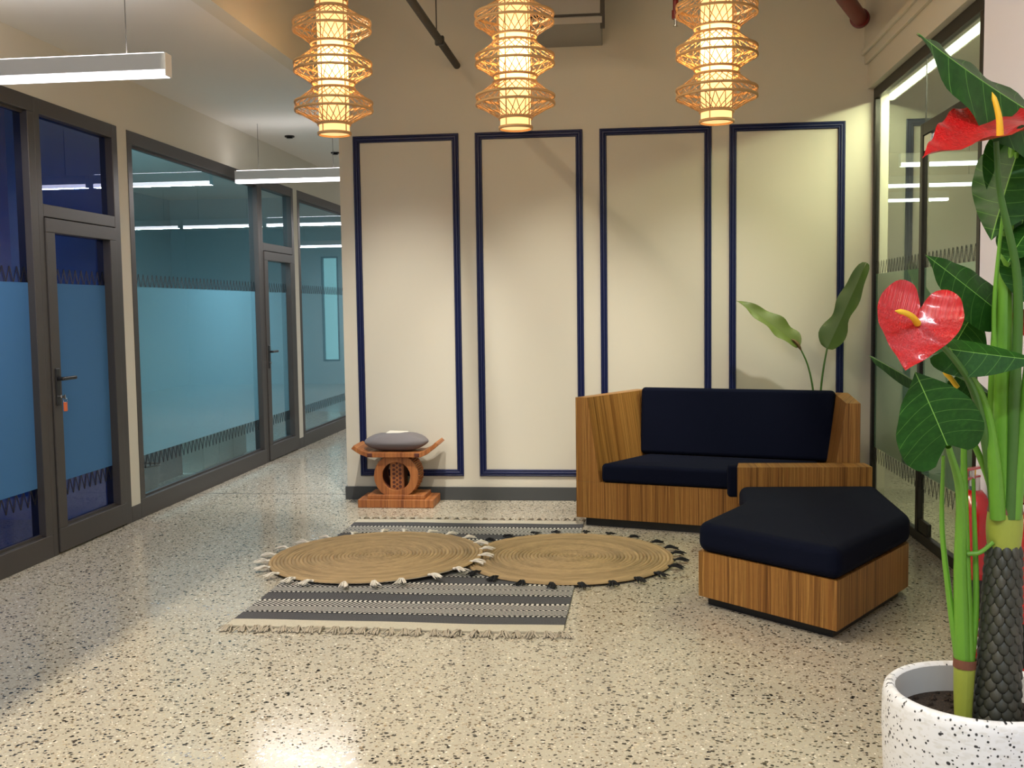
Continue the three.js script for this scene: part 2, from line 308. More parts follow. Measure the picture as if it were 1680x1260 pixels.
// far office behind the cream wall, with a daylit window
{
  const g = structGroup('wall_far', 'pale end wall of the office beyond the corridor', 'wall');
  obj('panel', [bb(XL - 0.1, -1.32, 0, HC, ZF - 0.1, ZF), bb(-0.98, XR + 0.1, 0, HC, ZF - 0.1, ZF), bb(-1.32, -0.98, 0, 0.45, ZF - 0.1, ZF), bb(-1.32, -0.98, 2.5, HC, ZF - 0.1, ZF)], M.roomWall, g);
  const w = structGroup('window_5', 'bright daylit office window in the end wall', 'window');
  obj('frame', [bb(-1.32, -1.29, 0.45, 2.5, ZF - 0.08, ZF + 0.01), bb(-1.01, -0.98, 0.45, 2.5, ZF - 0.08, ZF + 0.01), bb(-1.29, -1.01, 0.45, 0.48, ZF - 0.08, ZF + 0.01), bb(-1.29, -1.01, 2.47, 2.5, ZF - 0.08, ZF + 0.01)], M.alu, w);
  obj('pane', bb(-1.29, -1.01, 0.48, 2.47, ZF - 0.05, ZF - 0.04), M.glassClear, w);
  struct('wall_office', bb(XR, XR + 0.1, 0, HC, ZF, ZB - 0.16), M.roomWall, 'pale side wall of the office behind the cream wall', 'wall');
}
// rooms behind the left glazing
struct('wall_room', [
  bb(-6.6, -6.5, 0, HC, ZF, -2.9), bb(-6.6, XL - 0.1, 0, HC, -3.0, -2.9), bb(-6.6, XL - 0.1, 0, HC, -6.91, -6.83), bb(-6.6, XL - 0.1, 0, HC, -14.6, -14.5),
], M.roomWall, 'pale partition walls of the offices behind the glazing', 'wall');
struct('ceiling_room', bb(-6.6, XL - 0.1, HC, HC + 0.1, -14.6, -2.9), M.ceiling, 'pale ceiling of the glazed offices', 'ceiling');
struct('floor_room', bb(-6.5, XL - 0.06, 0.001, 0.006, -6.83, -3.0), M.carpet, 'grey mottled carpet in the blue tinted office', 'floor');
// meeting room on the right
struct('wall_meeting', [bb(5.2, 5.3, 0, HC + 0.2, -13.2, -4.3), bb(XR + 0.1, 5.3, 0, HC + 0.2, -13.3, -13.2), bb(2.6, 5.3, 0, HC + 0.2, -4.3, -4.2)], M.wall, 'cream walls of the meeting room behind the dark framed glass', 'wall');
struct('ceiling_meeting', bb(XR + 0.1, 5.3, HC + 0.2, HC + 0.3, -13.3, -4.2), M.ceiling, 'pale ceiling of the meeting room', 'ceiling');
{
  const g = structGroup('wall_pier', 'cream painted block pier just inside the glass wall', 'wall');
  for (let k = 0; k < 14; k++) obj('block', bb(XR + 0.1, 1.965, k * 0.22 + 0.004, Math.min(k * 0.22 + 0.216, HC + 0.19), -8.35, -8.1, 0.006), M.brick, g);
  obj('mortar', bb(XR + 0.11, 1.958, 0, HC + 0.19, -8.345, -8.106), M.wall, g);
}

struct('trim_3', bb(XL, CE, 0.0002, 0.0012, -7.940, -7.933), M.base, 'thin dark joint across the corridor floor', 'trim');

// ---------- glazing ----------
function zigzag(z0, z1, y0, y1, x, dir, parent) {           // black zigzag border print, two strokes to each tooth
  const pos = [], n = Math.round((z1 - z0) / 0.072), st = (z1 - z0) / n;
  const stroke = (za, ya, zb, yb, w) => { const q = [[za - w, ya], [za + w, ya], [zb + w, yb], [zb - w, yb]]; for (const i of [0, 1, 2, 0, 2, 3]) pos.push(x, q[i][1], q[i][0]); };
  for (let k = 0; k < n; k++) {
    const a = z0 + k * st, tip = dir > 0 ? y1 : y0, root = dir > 0 ? y0 : y1;
    stroke(a, root, a + st * 0.46, tip, 0.0052); stroke(a + st * 0.46, tip, a + st * 0.96, root, 0.0042);
    stroke(a + st * 0.22, root, a + st * 0.58, tip + (root - tip) * 0.12, 0.0026);
  }
  const g = new THREE.BufferGeometry(); g.setAttribute('position', new THREE.Float32BufferAttribute(pos, 3)); g.setAttribute('uv', new THREE.Float32BufferAttribute(new Float32Array(pos.length / 3 * 2), 2)); g.computeVertexNormals();
  const m = M.print; m.side = THREE.DoubleSide;
  return obj('zigzag_print', g, m, parent);
}
const F0 = 0.425, F1 = 1.635;                               // frosted film, its zigzag borders above and below
function leftPane(parent, z0, z1, y0, y1, glass, filmed = true, flat = false) {
  const p = obj('pane', bb(XL - 0.046, XL - 0.045, y0, y1, z0, z1), glass, parent);
  if (!filmed) return p;
  const h = flat ? parent : p;
  const blue = glass === M.glassBlue, fx = blue ? XL - 0.0445 : XL - 0.0495;
  obj('frosted_film', bb(fx, fx + 0.0005, Math.max(F0, y0), Math.min(F1, y1), z0, z1), blue ? M.filmBlue : M.film, h);
  zigzag(z0, z1, F1, F1 + 0.09, XL - 0.0435, 1, h); zigzag(z0, z1, F0 - 0.095, F0, XL - 0.0435, -1, h);
  return p;
}
const fr = (y0, y1, z0, z1, dx = 0) => bb(XL - 0.09, XL + dx, y0, y1, z0, z1, 0.004);
function leftWindow(name, label, z0, z1, glass) {
  const g = structGroup(name, label, 'window');
  obj('top_rail', fr(2.62, 2.71, z0, z1), M.alu, g); obj('bottom_rail', fr(0, 0.135, z0, z1), M.alu, g);
  obj('mullion', fr(0.135, 2.62, z0, z0 + 0.07), M.alu, g); obj('mullion', fr(0.135, 2.62, z1 - 0.07, z1), M.alu, g);
  obj('sash_bead', [bb(XL - 0.06, XL - 0.03, 0.135, 0.15, z0 + 0.07, z1 - 0.07), bb(XL - 0.06, XL - 0.03, 2.605, 2.62, z0 + 0.07, z1 - 0.07)], M.alu, g);
  leftPane(g, z0 + 0.07, z1 - 0.07, 0.15, 2.605, glass); return g;
}
function leverHandle(parent, z, side) {
  const h = obj('handle', [bb(XL, XL + 0.016, 0.90, 1.125, z - 0.021, z + 0.021, 0.006), bb(XL + 0.012, XL + 0.055, 1.050, 1.072, z - 0.011, z + 0.011, 0.008), bb(XL + 0.036, XL + 0.056, 1.050, 1.072, z - 0.15 * side - 0.0, z + 0.01, 0.008)], M.black, parent);
  obj('lock_cylinder', new THREE.CylinderGeometry(0.009, 0.009, 0.02, 16).rotateZ(Math.PI / 2).translate(XL + 0.02, 0.955, z), M.chrome, parent); return h;
}
function leftDoor(name, label, z0, z1, glass) {             // z0 < z1; hinges at z0, handle at z1
  const g = structGroup(name, label, 'door');
  obj('jamb', fr(0, 2.71, z0, z0 + 0.075), M.alu, g); obj('jamb', fr(0, 2.71, z1 - 0.055, z1), M.alu, g);
  obj('top_rail', fr(2.62, 2.71, z0 + 0.075, z1 - 0.055), M.alu, g); obj('transom_bar', fr(2.025, 2.10, z0 + 0.075, z1 - 0.055), M.alu, g);
  leftPane(g, z0 + 0.085, z1 - 0.065, 2.10, 2.62, glass, false).name = 'transom_pane';
  const lz0 = z0 + 0.082, lz1 = z1 - 0.062, d = 0.008;
  const leaf = obj('door_leaf', [fr(0.012, 0.155, lz0, lz1, d), fr(1.935, 2.02, lz0, lz1, d), fr(0.155, 1.935, lz0, lz0 + 0.085, d), fr(0.155, 1.935, lz1 - 0.095, lz1, d), bb(XL - 0.06, XL - 0.02, 0.155, 0.168, lz0 + 0.085, lz1 - 0.095)], M.alu, g);
  leftPane(leaf, lz0 + 0.08, lz1 - 0.09, 0.165, 1.94, glass, true, true);
  leverHandle(leaf, lz1 - 0.045, 1); return g;
}
leftWindow('window_1', 'blue tinted glass front with frosted film and zigzag borders', -5.80, -3.2, M.glassBlue);
leftDoor('door_1', 'blue tinted glass office door with a key left in its lock', -6.80, -5.80, M.glassBlue);
leftWindow('window_2', 'wide teal glass front with frosted film and zigzag borders', -9.56, -6.94, M.glassTeal);
leftDoor('door_2', 'teal glass office door further down the corridor', -10.56, -9.56, M.glassTeal);
leftWindow('window_3', 'teal glass front beside the far office door', -14.5, -10.70, M.glassTeal);
obj('corridor_plinth', [fr(0, 0.11, -6.94, -6.80), fr(0, 0.11, -10.70, -10.56)], M.alu).userData = { kind: 'structure', label: 'dark plinth pieces under the cream strips', category: 'trim' };
scene.children[scene.children.length - 1].name = 'trim_2';
function rightPane(parent, z0, z1, y0, y1, name = 'pane', filmed = true) {
  const p = obj(name, bb(XR + 0.008, XR + 0.009, y0, y1, z0, z1), M.glassClear, parent);
  if (filmed) { obj('frosted_film', bb(XR + 0.012, XR + 0.0125, F0 - 0.01, F1 + 0.02, z0, z1), M.filmGreen, p); zigzag(z0, z1, F1 + 0.02, F1 + 0.11, XR + 0.0055, 1, p); zigzag(z0, z1, F0 - 0.11, F0 - 0.01, XR + 0.0055, -1, p); }
  return p;
}
const fR = (y0, y1, z0, z1, a = -0.008, b = 0.032) => bb(XR + a, XR + b, y0, y1, z0, z1, 0.004);
{
  const g = structGroup('window_4', 'clear glass wall in a dark brown frame beside the sofa', 'window');
  obj('top_rail', fR(2.885, 2.96, ZB, -5.45), M.darkAlu, g); obj('bottom_rail', fR(0, 0.06, ZB, -5.45), M.darkAlu, g);
  obj('mullion', fR(0.06, 2.885, ZB, ZB + 0.05), M.darkAlu, g); obj('mullion', fR(0.06, 2.505, -6.53, -6.475), M.darkAlu, g); obj('joint_seal', bb(XR + 0.006, XR + 0.011, 2.505, 2.885, -6.478, -6.470), M.black, g);
  rightPane(g, ZB + 0.05, -6.48, 0.06, 2.885);
  const d = structGroup('door_3', 'frameless glass door in the dark framed glass wall', 'door');
  obj('header', fR(2.435, 2.505, -6.475, -5.50), M.darkAlu, d); obj('jamb', fR(0.06, 2.885, -5.50, -5.45), M.darkAlu, d);
  rightPane(d, -6.468, -5.50, 2.505, 2.885, 'transom_pane', false);
  const leaf = rightPane(d, -6.47, -5.505, 0.065, 2.43, 'door_leaf');
  obj('patch_fitting', bb(XR - 0.004, XR + 0.022, 2.34, 2.43, -6.465, -6.33, 0.004), M.chrome, leaf);
  obj('patch_fitting', bb(XR - 0.004, XR + 0.022, 0.065, 0.14, -6.465, -6.28, 0.004), M.darkAlu, leaf);
}

// ---------- lamps ----------
function ledBar(label, p, len, alongZ, mat, color, strength, group, wires = true, w = 0.065, louvre = 0, up = 0) {
  const t = thing('linear_lamp', label, 'lamp', p, alongZ ? Math.PI / 2 : 0, group), h = 0.105;
  obj('housing', bb(-len / 2, len / 2, 0.028, h, -w / 2, w / 2, 0.004), M.ledHousing, t);
  for (const s of [-1, 1]) obj('end_cap', bb(s * len / 2, s * (len / 2 + 0.004), 0.0, h + 0.001, -w / 2 - 0.001, w / 2 + 0.001), M.ledHousing, t);
  if (louvre) for (let k = 0; k <= Math.round(len / louvre); k++) obj('louvre_blade', bb(-len / 2 + k * louvre - 0.001, -len / 2 + k * louvre + 0.001, -0.085, -0.006, -w / 2, w / 2), M.alu, t);
  obj('diffuser', bb(-len / 2, len / 2, 0, 0.028, -w / 2, w / 2, 0.006), mat, t);
  if (wires) for (const s of [-1, 1]) obj('suspension_wire', cyl(0.0022, 0.0022, wires, s * (len / 2 - 0.2), h, 0, 6), M.wire, t);
  const L = new THREE.RectAreaLight(color, strength, len, w); L.position.y = -0.004; L.rotation.x = -Math.PI / 2; t.add(L);
  if (up) {                                                   // the same fitting also lights the ceiling above it
    obj('top_diffuser', bb(-len / 2 + 0.01, len / 2 - 0.01, h, h + 0.004, -w / 2 + 0.008, w / 2 - 0.008), M.led, t);
    const U = new THREE.RectAreaLight(color, up, len - 0.02, w - 0.016); U.position.y = h + 0.008; U.rotation.x = Math.PI / 2; t.add(U);
  }
  return t;
}
const LED = 2.555;
ledBar('slim white linear lamp hanging over the corridor by the blue office door', [-2.745, LED, -4.78], 1.24, false, M.led, COOL, LAMP.corridor, 'corridor linear lamps', HC - LED - 0.105, 0.065, 0, LAMP.up);
for (const z of [-8.80, -13.25, -17.8]) for (let k = 0; k < 3; k++) {
  if (z < -14 && k > 1) continue;
  const x0 = -3.33 + k * 1.13;
  const row = { '-8.8': 'first', '-13.25': 'second', '-17.8': 'third' }[z], where = ['closest to the glazing', 'in the middle', 'furthest from the glazing'][k];
  ledBar(z === -8.80 && k === 0 ? 'slim white linear lamp hanging at the corner of the cream wall' : `slim linear lamp in the ${row} row beyond the cream wall, ${where}`, [x0 + 0.53, LED, z], 1.06, false, M.led, COOL, LAMP.office, 'corridor linear lamps', HC - LED - 0.105, 0.065, 0, k ? 0 : LAMP.up * 0.25);
}
ledBar('bright linear lamp just behind the glass wall of the meeting room', [1.945, 2.93, -6.75], 2.5, true, M.ledWarm, lin(1.0, 0.90, 0.62), LAMP.meeting, undefined, 0.22, 0.05);
for (const [x, z, which] of [[2.85, -9.0, 'first'], [2.95, -10.6, 'second'], [3.0, -12.1, 'third']]) ledBar(`slim linear lamp inside the meeting room, ${which} behind the block pier`, [x, 2.57, z], 1.15, false, M.led, COOL, 10, 'meeting room linear lamps', HC + 0.2 - 2.57 - 0.105);
ledBar('warm linear lamp mounted high beside the bulkhead', [CE + 0.045, 4.10, -2.55], 4.0, true, M.ledWarm, WARM, LAMP.cove, undefined, HS - 4.10 - 0.105, 0.05, 0.08);
ledBar('white linear lamp over the lobby near the potted plant', [0.3, 3.4, -0.4], 1.5, false, M.led, lin(0.82, 0.93, 1.0), LAMP.entry, 'lobby linear lamps', HS - 3.4 - 0.105);
ledBar('white linear lamp over the lobby by the near wall', [-0.4, 3.4, 1.8], 1.5, false, M.led, lin(0.82, 0.93, 1.0), LAMP.entry, 'lobby linear lamps', HS - 3.4 - 0.105);
ledBar('linear lamp in the office behind the teal glass', [-5.0, 2.7, -9.0], 1.2, false, M.led, lin(0.5, 0.85, 1), LAMP.inner, undefined, HC - 2.7 - 0.105, 0.065, 0, 160);
ledBar('linear lamp in the office behind the blue glass', [-5.2, 2.7, -5.0], 1.2, false, M.led, lin(0.16, 0.45, 1), LAMP.inner * 0.115, undefined, HC - 2.7 - 0.105);

// track spots under the high ceiling, aimed at the lower half of the cream wall
function trackSpot(label, p, aim, strength) {
  const t = thing('track_spot', label, 'lamp', p, 0, 'track spots'), d = V(...aim).sub(V(...p)).normalize(), qn = new THREE.Quaternion().setFromUnitVectors(V(0, 0, -1), d);
  obj('track_adapter', [bb(-0.06, 0.06, HS - p[1] - 0.03, HS - p[1], -0.02, 0.02, 0.004), cyl(0.008, 0.008, HS - p[1] - 0.03, 0, 0, 0.02, 10)], M.black, t);
  const can = obj('lamp_can', lathe([[0, 0.07], [0.045, 0.07], [0.048, 0.06], [0.048, -0.06], [0.043, -0.06], [0.043, -0.045]], 28).rotateX(Math.PI / 2), M.black, t); can.quaternion.copy(qn);
  obj('lamp_lens', new THREE.CylinderGeometry(0.04, 0.04, 0.006, 24).rotateX(Math.PI / 2).translate(0, 0, -0.045), M.led, can);
  const L = new THREE.SpotLight(lin(1, 0.95, 0.85), strength, 0, 0.36, 1); L.position.copy(d.clone().multiplyScalar(0.09)); L.target.position.copy(d.clone().multiplyScalar(3)); L.castShadow = true; L.shadow.radius = 2; t.add(L, L.target);
}
for (const [x, to, what, k] of [[-1.25, -1.75, 'behind the carved stool', 1], [-0.20, -0.65, 'between the stool and the sofa', 0.8], [0.90, 0.45, 'behind the sofa', 0.6]])
  trackSpot(`black track spot aimed at the wall ${what}`, [x, 4.2, -5.72], [to, 0.15, ZB], LAMP.spot * k);

// bamboo pendants: three flared tiers of lattice round a paper cylinder
function ringGeo(r, y, w = 0.0065, t = 0.0045) { return new THREE.TorusGeometry(r, 1, 6, 56).translate(0, 0, 0) && lathe([[r - t, y - w], [r + t, y - w], [r + t + 0.001, y], [r + t, y + w], [r - t, y + w], [r - t, y - w]], 56); }
function latticeGeo(r0, y0, r1, y1, n, twist) {             // slats crossing both ways between two rings
  const out = [];
  for (let k = 0; k < n; k++) for (const s of [-1, 1]) {
    const a = k / n * 6.2832, b = a + s * twist, A = V(r0 * Math.cos(a), y0, r0 * Math.sin(a)), B = V(r1 * Math.cos(b), y1, r1 * Math.sin(b));
    const d = B.clone().sub(A), len = d.length(), g = new THREE.BoxGeometry(0.0044, len, 0.0020);
    const yAx = d.clone().normalize(), rad = A.clone().add(B).setY(0).normalize(), zAx = rad.clone().sub(yAx.clone().multiplyScalar(rad.dot(yAx))).normalize(), xAx = yAx.clone().cross(zAx);
    out.push(g.applyMatrix4(new THREE.Matrix4().makeBasis(xAx, yAx, zAx)).translate((A.x + B.x) / 2 + rad.x * s * 0.0015, (A.y + B.y) / 2, (A.z + B.z) / 2 + rad.z * s * 0.0015));
  }
  return out;
}
function makePendant() {
  const t = thing('bamboo_pendant', '', 'lamp'), RI = 0.088, RM = 0.219, RN = 0.122, tiers = [0.160, 0.380, 0.608];
  const shade = obj('paper_shade', lathe([[RI - 0.002, 0.245], [RI - 0.002, 0.53]], 48), M.shade, t); shade.material = M.shade;
  obj('paper_shade', lathe([[RI - 0.002, 0.012], [RI - 0.002, 0.245]], 48), M.shade, t); obj('paper_shade', lathe([[RI - 0.002, 0.53], [RI - 0.002, 0.75]], 48), M.shade, t);
  obj('bottom_diffuser', cyl(RI - 0.004, RI - 0.004, 0.004, 0, 0.010, 0, 40), M.shade, t);
  for (const y of [0.008, 0.062, 0.712, 0.748]) obj('cap_ring', ringGeo(RI + 0.004, y, 0.008, 0.004), M.bamboo, t);
  for (let k = 0; k < 4; k++) { const a = k * 1.5708 + 0.5; obj('upright', bb(-0.003, 0.003, 0, 0.75, -0.002, 0.002).translate((RI + 0.004) * Math.cos(a), 0, (RI + 0.004) * Math.sin(a)), M.bamboo, t); }
  tiers.forEach((y, i) => {
    obj('rim_ring', ringGeo(RM, y - 0.022), M.bamboo, t); obj('rim_ring', ringGeo(RM, y + 0.022), M.bamboo, t);
    const lo = i === 0 ? [RI + 0.006, 0.066] : [RN, tiers[i - 1] + 0.132], hi = i === 2 ? [RI + 0.006, 0.708] : [RN, y + 0.096];
    if (i > 0) obj('neck_ring', ringGeo(RN, lo[1]), M.bamboo, t);
    if (i < 2) obj('neck_ring', ringGeo(RN, hi[1]), M.bamboo, t);
    obj('lattice', latticeGeo(RM, y + 0.022, hi[0], hi[1], 26, 0.34), M.bamboo, t); obj('lattice', latticeGeo(RM, y - 0.022, lo[0], lo[1], 26, 0.34), M.bamboo, t);
    obj('lattice', latticeGeo(RM, y - 0.022, RM, y + 0.022, 18, 0.18), M.bamboo, t);
  });
  obj('canopy_top', cyl(RI + 0.002, RI + 0.002, 0.006, 0, 0.746, 0, 40), M.bamboo, t);
  obj('cord', cyl(0.004, 0.004, HS - 2.449 - 0.75, 0, 0.752, 0, 8), M.black, t);
  const L = new THREE.PointLight(PEND, LAMP.pendant); L.position.set(0, 0.385, 0); L.shadow.radius = 2.5; L.castShadow = true; t.add(L);
  return t;
}
const pend = makePendant(); pend.position.set(-1.643, 2.449, -5.9);
pend.userData = { label: 'tiered bamboo lattice pendant lamp hanging next to the corridor ceiling edge', category: 'lamp', group: 'bamboo pendants in a row' };
[[-0.60, 'tiered bamboo lattice pendant lamp hanging between two others, before the duct'], [0.512, 'tiered bamboo lattice pendant lamp hanging next to the red sprinkler drop']].forEach(([x, label]) => {
  const p = pend.clone(); p.name = numbered('bamboo_pendant'); p.position.x = x; p.userData = { label, category: 'lamp', group: 'bamboo pendants in a row' }; scene.add(p);
});

// ---------- services under the high ceiling ----------
{
  const t = thing('cable_channel', 'dark speckled pipe running to the cream wall above the panels', 'pipe', [-1.215, 3.235, 0]);
  obj('pipe', new THREE.CylinderGeometry(0.026, 0.026, 3.4, 20).rotateX(Math.PI / 2).translate(0, 0, ZB + 1.7), M.pipe, t);
  obj('hanger_wire', cyl(0.004, 0.004, HS - 3.26, -0.02, 0.025, -7.0, 8), M.black, t);
  obj('hanger_clamp', bb(-0.03, 0.03, -0.03, 0.03, -7.02, -6.98, 0.006), M.black, t);
  const d = thing('air_duct', 'grey sheet metal duct box hung against the upper cream wall', 'duct', [-0.42, 3.335, -7.4]);
  obj('body', bb(-0.36, 0.275, 0.0, 0.7, -0.32, 0.28, 0.006), M.duct, d);
  obj('flange', bb(-0.37, 0.285, 0.0, 0.045, 0.265, 0.295, 0.004), M.duct, d); obj('flange', bb(-0.37, 0.285, 0.26, 0.285, 0.27, 0.295, 0.004), M.pipe, d);
  obj('flange', bb(-0.37, 0.285, 0.052, 0.066, 0.27, 0.290, 0.003), M.pipe, d);
  obj('corner_angle', bb(0.272, 0.302, -0.03, 0.7, 0.262, 0.292, 0.003), M.pipe, d);
  obj('hanger_rod', [cyl(0.005, 0.005, HS - 3.335 - 0.7, -0.3, 0.7, 0, 8), cyl(0.005, 0.005, HS - 3.335 - 0.7, 0.22, 0.7, 0, 8)], M.black, d);
  const s = thing('sprinkler_drop', 'thin red vertical sprinkler pipe with brass nozzle', 'pipe', [0.325, 3.16, -6.6]);
  obj('pipe', cyl(0.017, 0.017, HS - 3.16 - 0.07, 0, 0.07, 0, 16), M.redPaint, s); obj('coupling', cyl(0.024, 0.024, 0.05, 0, 0.045, 0, 16), M.redPaint, s);
  obj('nozzle', [cyl(0.008, 0.012, 0.045, 0, 0.003, 0, 12), cyl(0.016, 0.016, 0.003, 0, 0, 0, 12)], M.chrome, s);
  const r = thing('fire_main', 'dark red steel pipe ending at the upper corner of the cream wall', 'pipe', [1.625, 3.40, -7.53], -0.383);
  obj('pipe', new THREE.CylinderGeometry(0.052, 0.052, 2.6, 24).rotateX(Math.PI / 2).translate(0, 0, 1.3), M.redPaint, r);
  obj('end_flange', new THREE.CylinderGeometry(0.066, 0.066, 0.03, 24).rotateX(Math.PI / 2).translate(0, 0, 0.012), M.redPaint, r);
  obj('hanger_rod', cyl(0.005, 0.005, HS - 3.40 - 0.05, 0, 0.05, 1.6, 8), M.black, r);
  for (const [x, z] of [[-3.062, -9.463], [-2.929, -10.525]]) tag(obj('ceiling_sensor', [cyl(0.045, 0.045, 0.012, x, HC - 0.012, z, 20), cyl(0.03, 0.02, 0.012, x, HC - 0.022, z, 20)], M.black), 'small dark round fitting on the corridor ceiling', 'sensor', 'round fittings on the corridor ceiling');
}

// ---------- blue panel mouldings on the back wall ----------
{
  const y0 = 0.184, y1 = 2.742, w = 0.05, d = 0.022, q = ZB;
  const prof = [[0, 0], [0, 0.012], [0.006, 0.016], [0.010, 0.016], [0.014, 0.013], [0.020, 0.019], [0.030, 0.019], [0.036, 0.013], [0.040, 0.016], [0.045, 0.016], [w, 0.010], [w, 0]];   // across the width, height off the wall
  const member = (len) => {                                  // mitred strip lying along +x, outer edge at y = 0, width towards +y
    const pos = [];
    for (let i = 0; i < prof.length - 1; i++) { const [a, ha] = prof[i], [b, hb] = prof[i + 1], P = [[a, a, ha], [len - a, a, ha], [len - b, b, hb], [b, b, hb]]; for (const k of [0, 1, 2, 0, 2, 3]) pos.push(...P[k]); }
    const g = new THREE.BufferGeometry(); g.setAttribute('position', new THREE.Float32BufferAttribute(pos, 3)); g.setAttribute('uv', new THREE.Float32BufferAttribute(new Float32Array(pos.length / 3 * 2), 2)); g.computeVertexNormals(); return g;
  };
  const labels = ['navy blue moulding frame behind the carved stool', 'navy blue moulding frame between the stool and the sofa', 'navy blue moulding frame rising behind the left half of the sofa', 'navy blue moulding frame behind the leafy plant stems'];
  [[-2.011, -1.213], [-1.090, -0.2966], [-0.1725, 0.6324], [0.7601, 1.5721]].forEach(([a, b], i) => {
    const t = thing('panel_moulding', labels[i], 'moulding', [a, y0, q], 0, 'blue panel mouldings'), W = b - a, H = y1 - y0;
    obj('bottom_strip', member(W), M.blueTrim, t); obj('top_strip', member(W).rotateZ(Math.PI).translate(W, H, 0), M.blueTrim, t);
    obj('side_strip', member(H).rotateZ(-Math.PI / 2).translate(0, H, 0), M.blueTrim, t); obj('side_strip', member(H).rotateZ(Math.PI / 2).translate(W, 0, 0), M.blueTrim, t);
  });
}

// ---------- sofa ----------
{
  const t = thing('sofa', 'teak veneer sofa with navy seat and back cushions, splayed arms', 'sofa', [-0.322, 0, -6.82], -0.294), W = 1.785, D = 0.76;
  obj('plinth', prism([[0.05, -0.05], [W - 0.05, -0.05], [W - 0.2, -D + 0.05], [0.24, -D + 0.05]], 0, 0.062), M.black, t);
  obj('base_panel', hexa([[0.0, 0.06, 0], [0.30, 0.06, 0], [0.30, 0.06, -0.03], [0.012, 0.06, -0.03]], [[0.0, 0.30, 0], [0.30, 0.30, 0], [0.30, 0.30, -0.03], [0.012, 0.30, -0.03]]), M.teak, t);
  obj('base_panel', bb(0.3006, W, 0.06, 0.30, -0.03, 0), M.teak, t);
  obj('base_frame', prism([[0.01, -0.031], [W - 0.01, -0.031], [W - 0.15, -D], [0.21, -D]], 0.06, 0.298), M.teak, t);
  const arm = (s) => {
    const X = (x) => s > 0 ? x : W - x, in0 = s > 0 ? 0.20 : 0.14;
    const P = (x, y, z) => [X(x), y, z];
    const b = [P(0, 0.301, 0), P(0.163, 0.301, 0), P(in0 + 0.17, 0.301, -D), P(in0, 0.301, -D)], u = [P(0, 0.857, 0), P(0.082, 0.857, 0), P(in0 + 0.09, 0.857, -D), P(in0, 0.857, -D)];
    return s > 0 ? hexa(b, u) : hexa(b.reverse(), u.reverse());
  };
  obj('arm', arm(1), M.teak, t); obj('arm', arm(-1), M.teak, t);
  obj('back_panel', hexa([[0.28, 0.301, -D + 0.05], [W - 0.22, 0.301, -D + 0.05], [W - 0.2, 0.301, -D], [0.26, 0.301, -D]], [[0.28, 0.845, -D + 0.04], [W - 0.22, 0.845, -D + 0.04], [W - 0.2, 0.845, -D], [0.26, 0.845, -D]]), M.teak, t);
  obj('seat_cushion', pad(roundedPoly([[0.172, 0.008], [W - 0.172, 0.008], [W - 0.30, -0.56], [0.335, -0.56]], 0.03), 0.301, 0.425, 0.028, 0.008), M.navy, t);
  const bk = new RoundedBoxGeometry(W - 0.49, 0.462, 0.12, 5, 0.028); bk.rotateX(-0.10).translate(W / 2 + 0.035, 0.650, -0.615);
  obj('back_cushion', bk, M.navy, t);
}

// ---------- ottoman with low back ----------
{
  const A = [0.350, -5.000], B = [0.895, -4.470], C = [1.385, -5.22], D = [1.415, -6.05], E = [0.655, -6.01], F = [0.625, -5.54];
  const t = thing('corner_ottoman', 'angular teak ottoman with thick navy cushion and a low wooden back', 'ottoman', [0.9, 0, -5.2]);
  const loc = (pts, k = 0) => { const cx = pts.reduce((s, p) => s + p[0], 0) / pts.length, cz = pts.reduce((s, p) => s + p[1], 0) / pts.length; return pts.map(([x, z]) => [x + (x - cx) * k - 0.9, z + (z - cz) * k + 5.2]); };
  const poly = [A, B, C, D, E, F];
  obj('plinth', prism(loc(poly, -0.09), 0, 0.052), M.black, t);
  const L = loc(poly), n = L.length, core = loc(poly, -0.05);
  obj('base_core', prism(core, 0.052, 0.268), M.teak, t);
  for (let i = 0; i < n; i++) {                               // one veneered board to each side
    const p = L[i], q = L[(i + 1) % n], pi = core[i], qi = core[(i + 1) % n];
    obj('base_panel', hexa([[p[0], 0.052, p[1]], [q[0], 0.052, q[1]], [qi[0], 0.052, qi[1]], [pi[0], 0.052, pi[1]]], [[p[0], 0.27, p[1]], [q[0], 0.27, q[1]], [qi[0], 0.27, qi[1]], [pi[0], 0.27, pi[1]]]), M.teak, t);
  }
  obj('cushion', pad(roundedPoly(loc(poly, 0.022), 0.06, 8), 0.271, 0.412, 0.045), M.navy, t);
  obj('back_board', hexa([[-0.255, 0.30, -0.865], [0.51, 0.30, -0.895], [0.50, 0.30, -1.055], [-0.230, 0.30, -1.035]], [[-0.255, 0.511, -0.865], [0.51, 0.511, -0.895], [0.50, 0.511, -1.055], [-0.230, 0.511, -1.035]]), M.teak, t);
  obj('back_pad', bb(-0.290, 0.10, 0.30, 0.495, -1.115, -1.052, 0.02), M.navy, t);
  obj('back_support', bb(-0.2, 0.45, 0.052, 0.30, -0.99, -0.83), M.black, t);
}

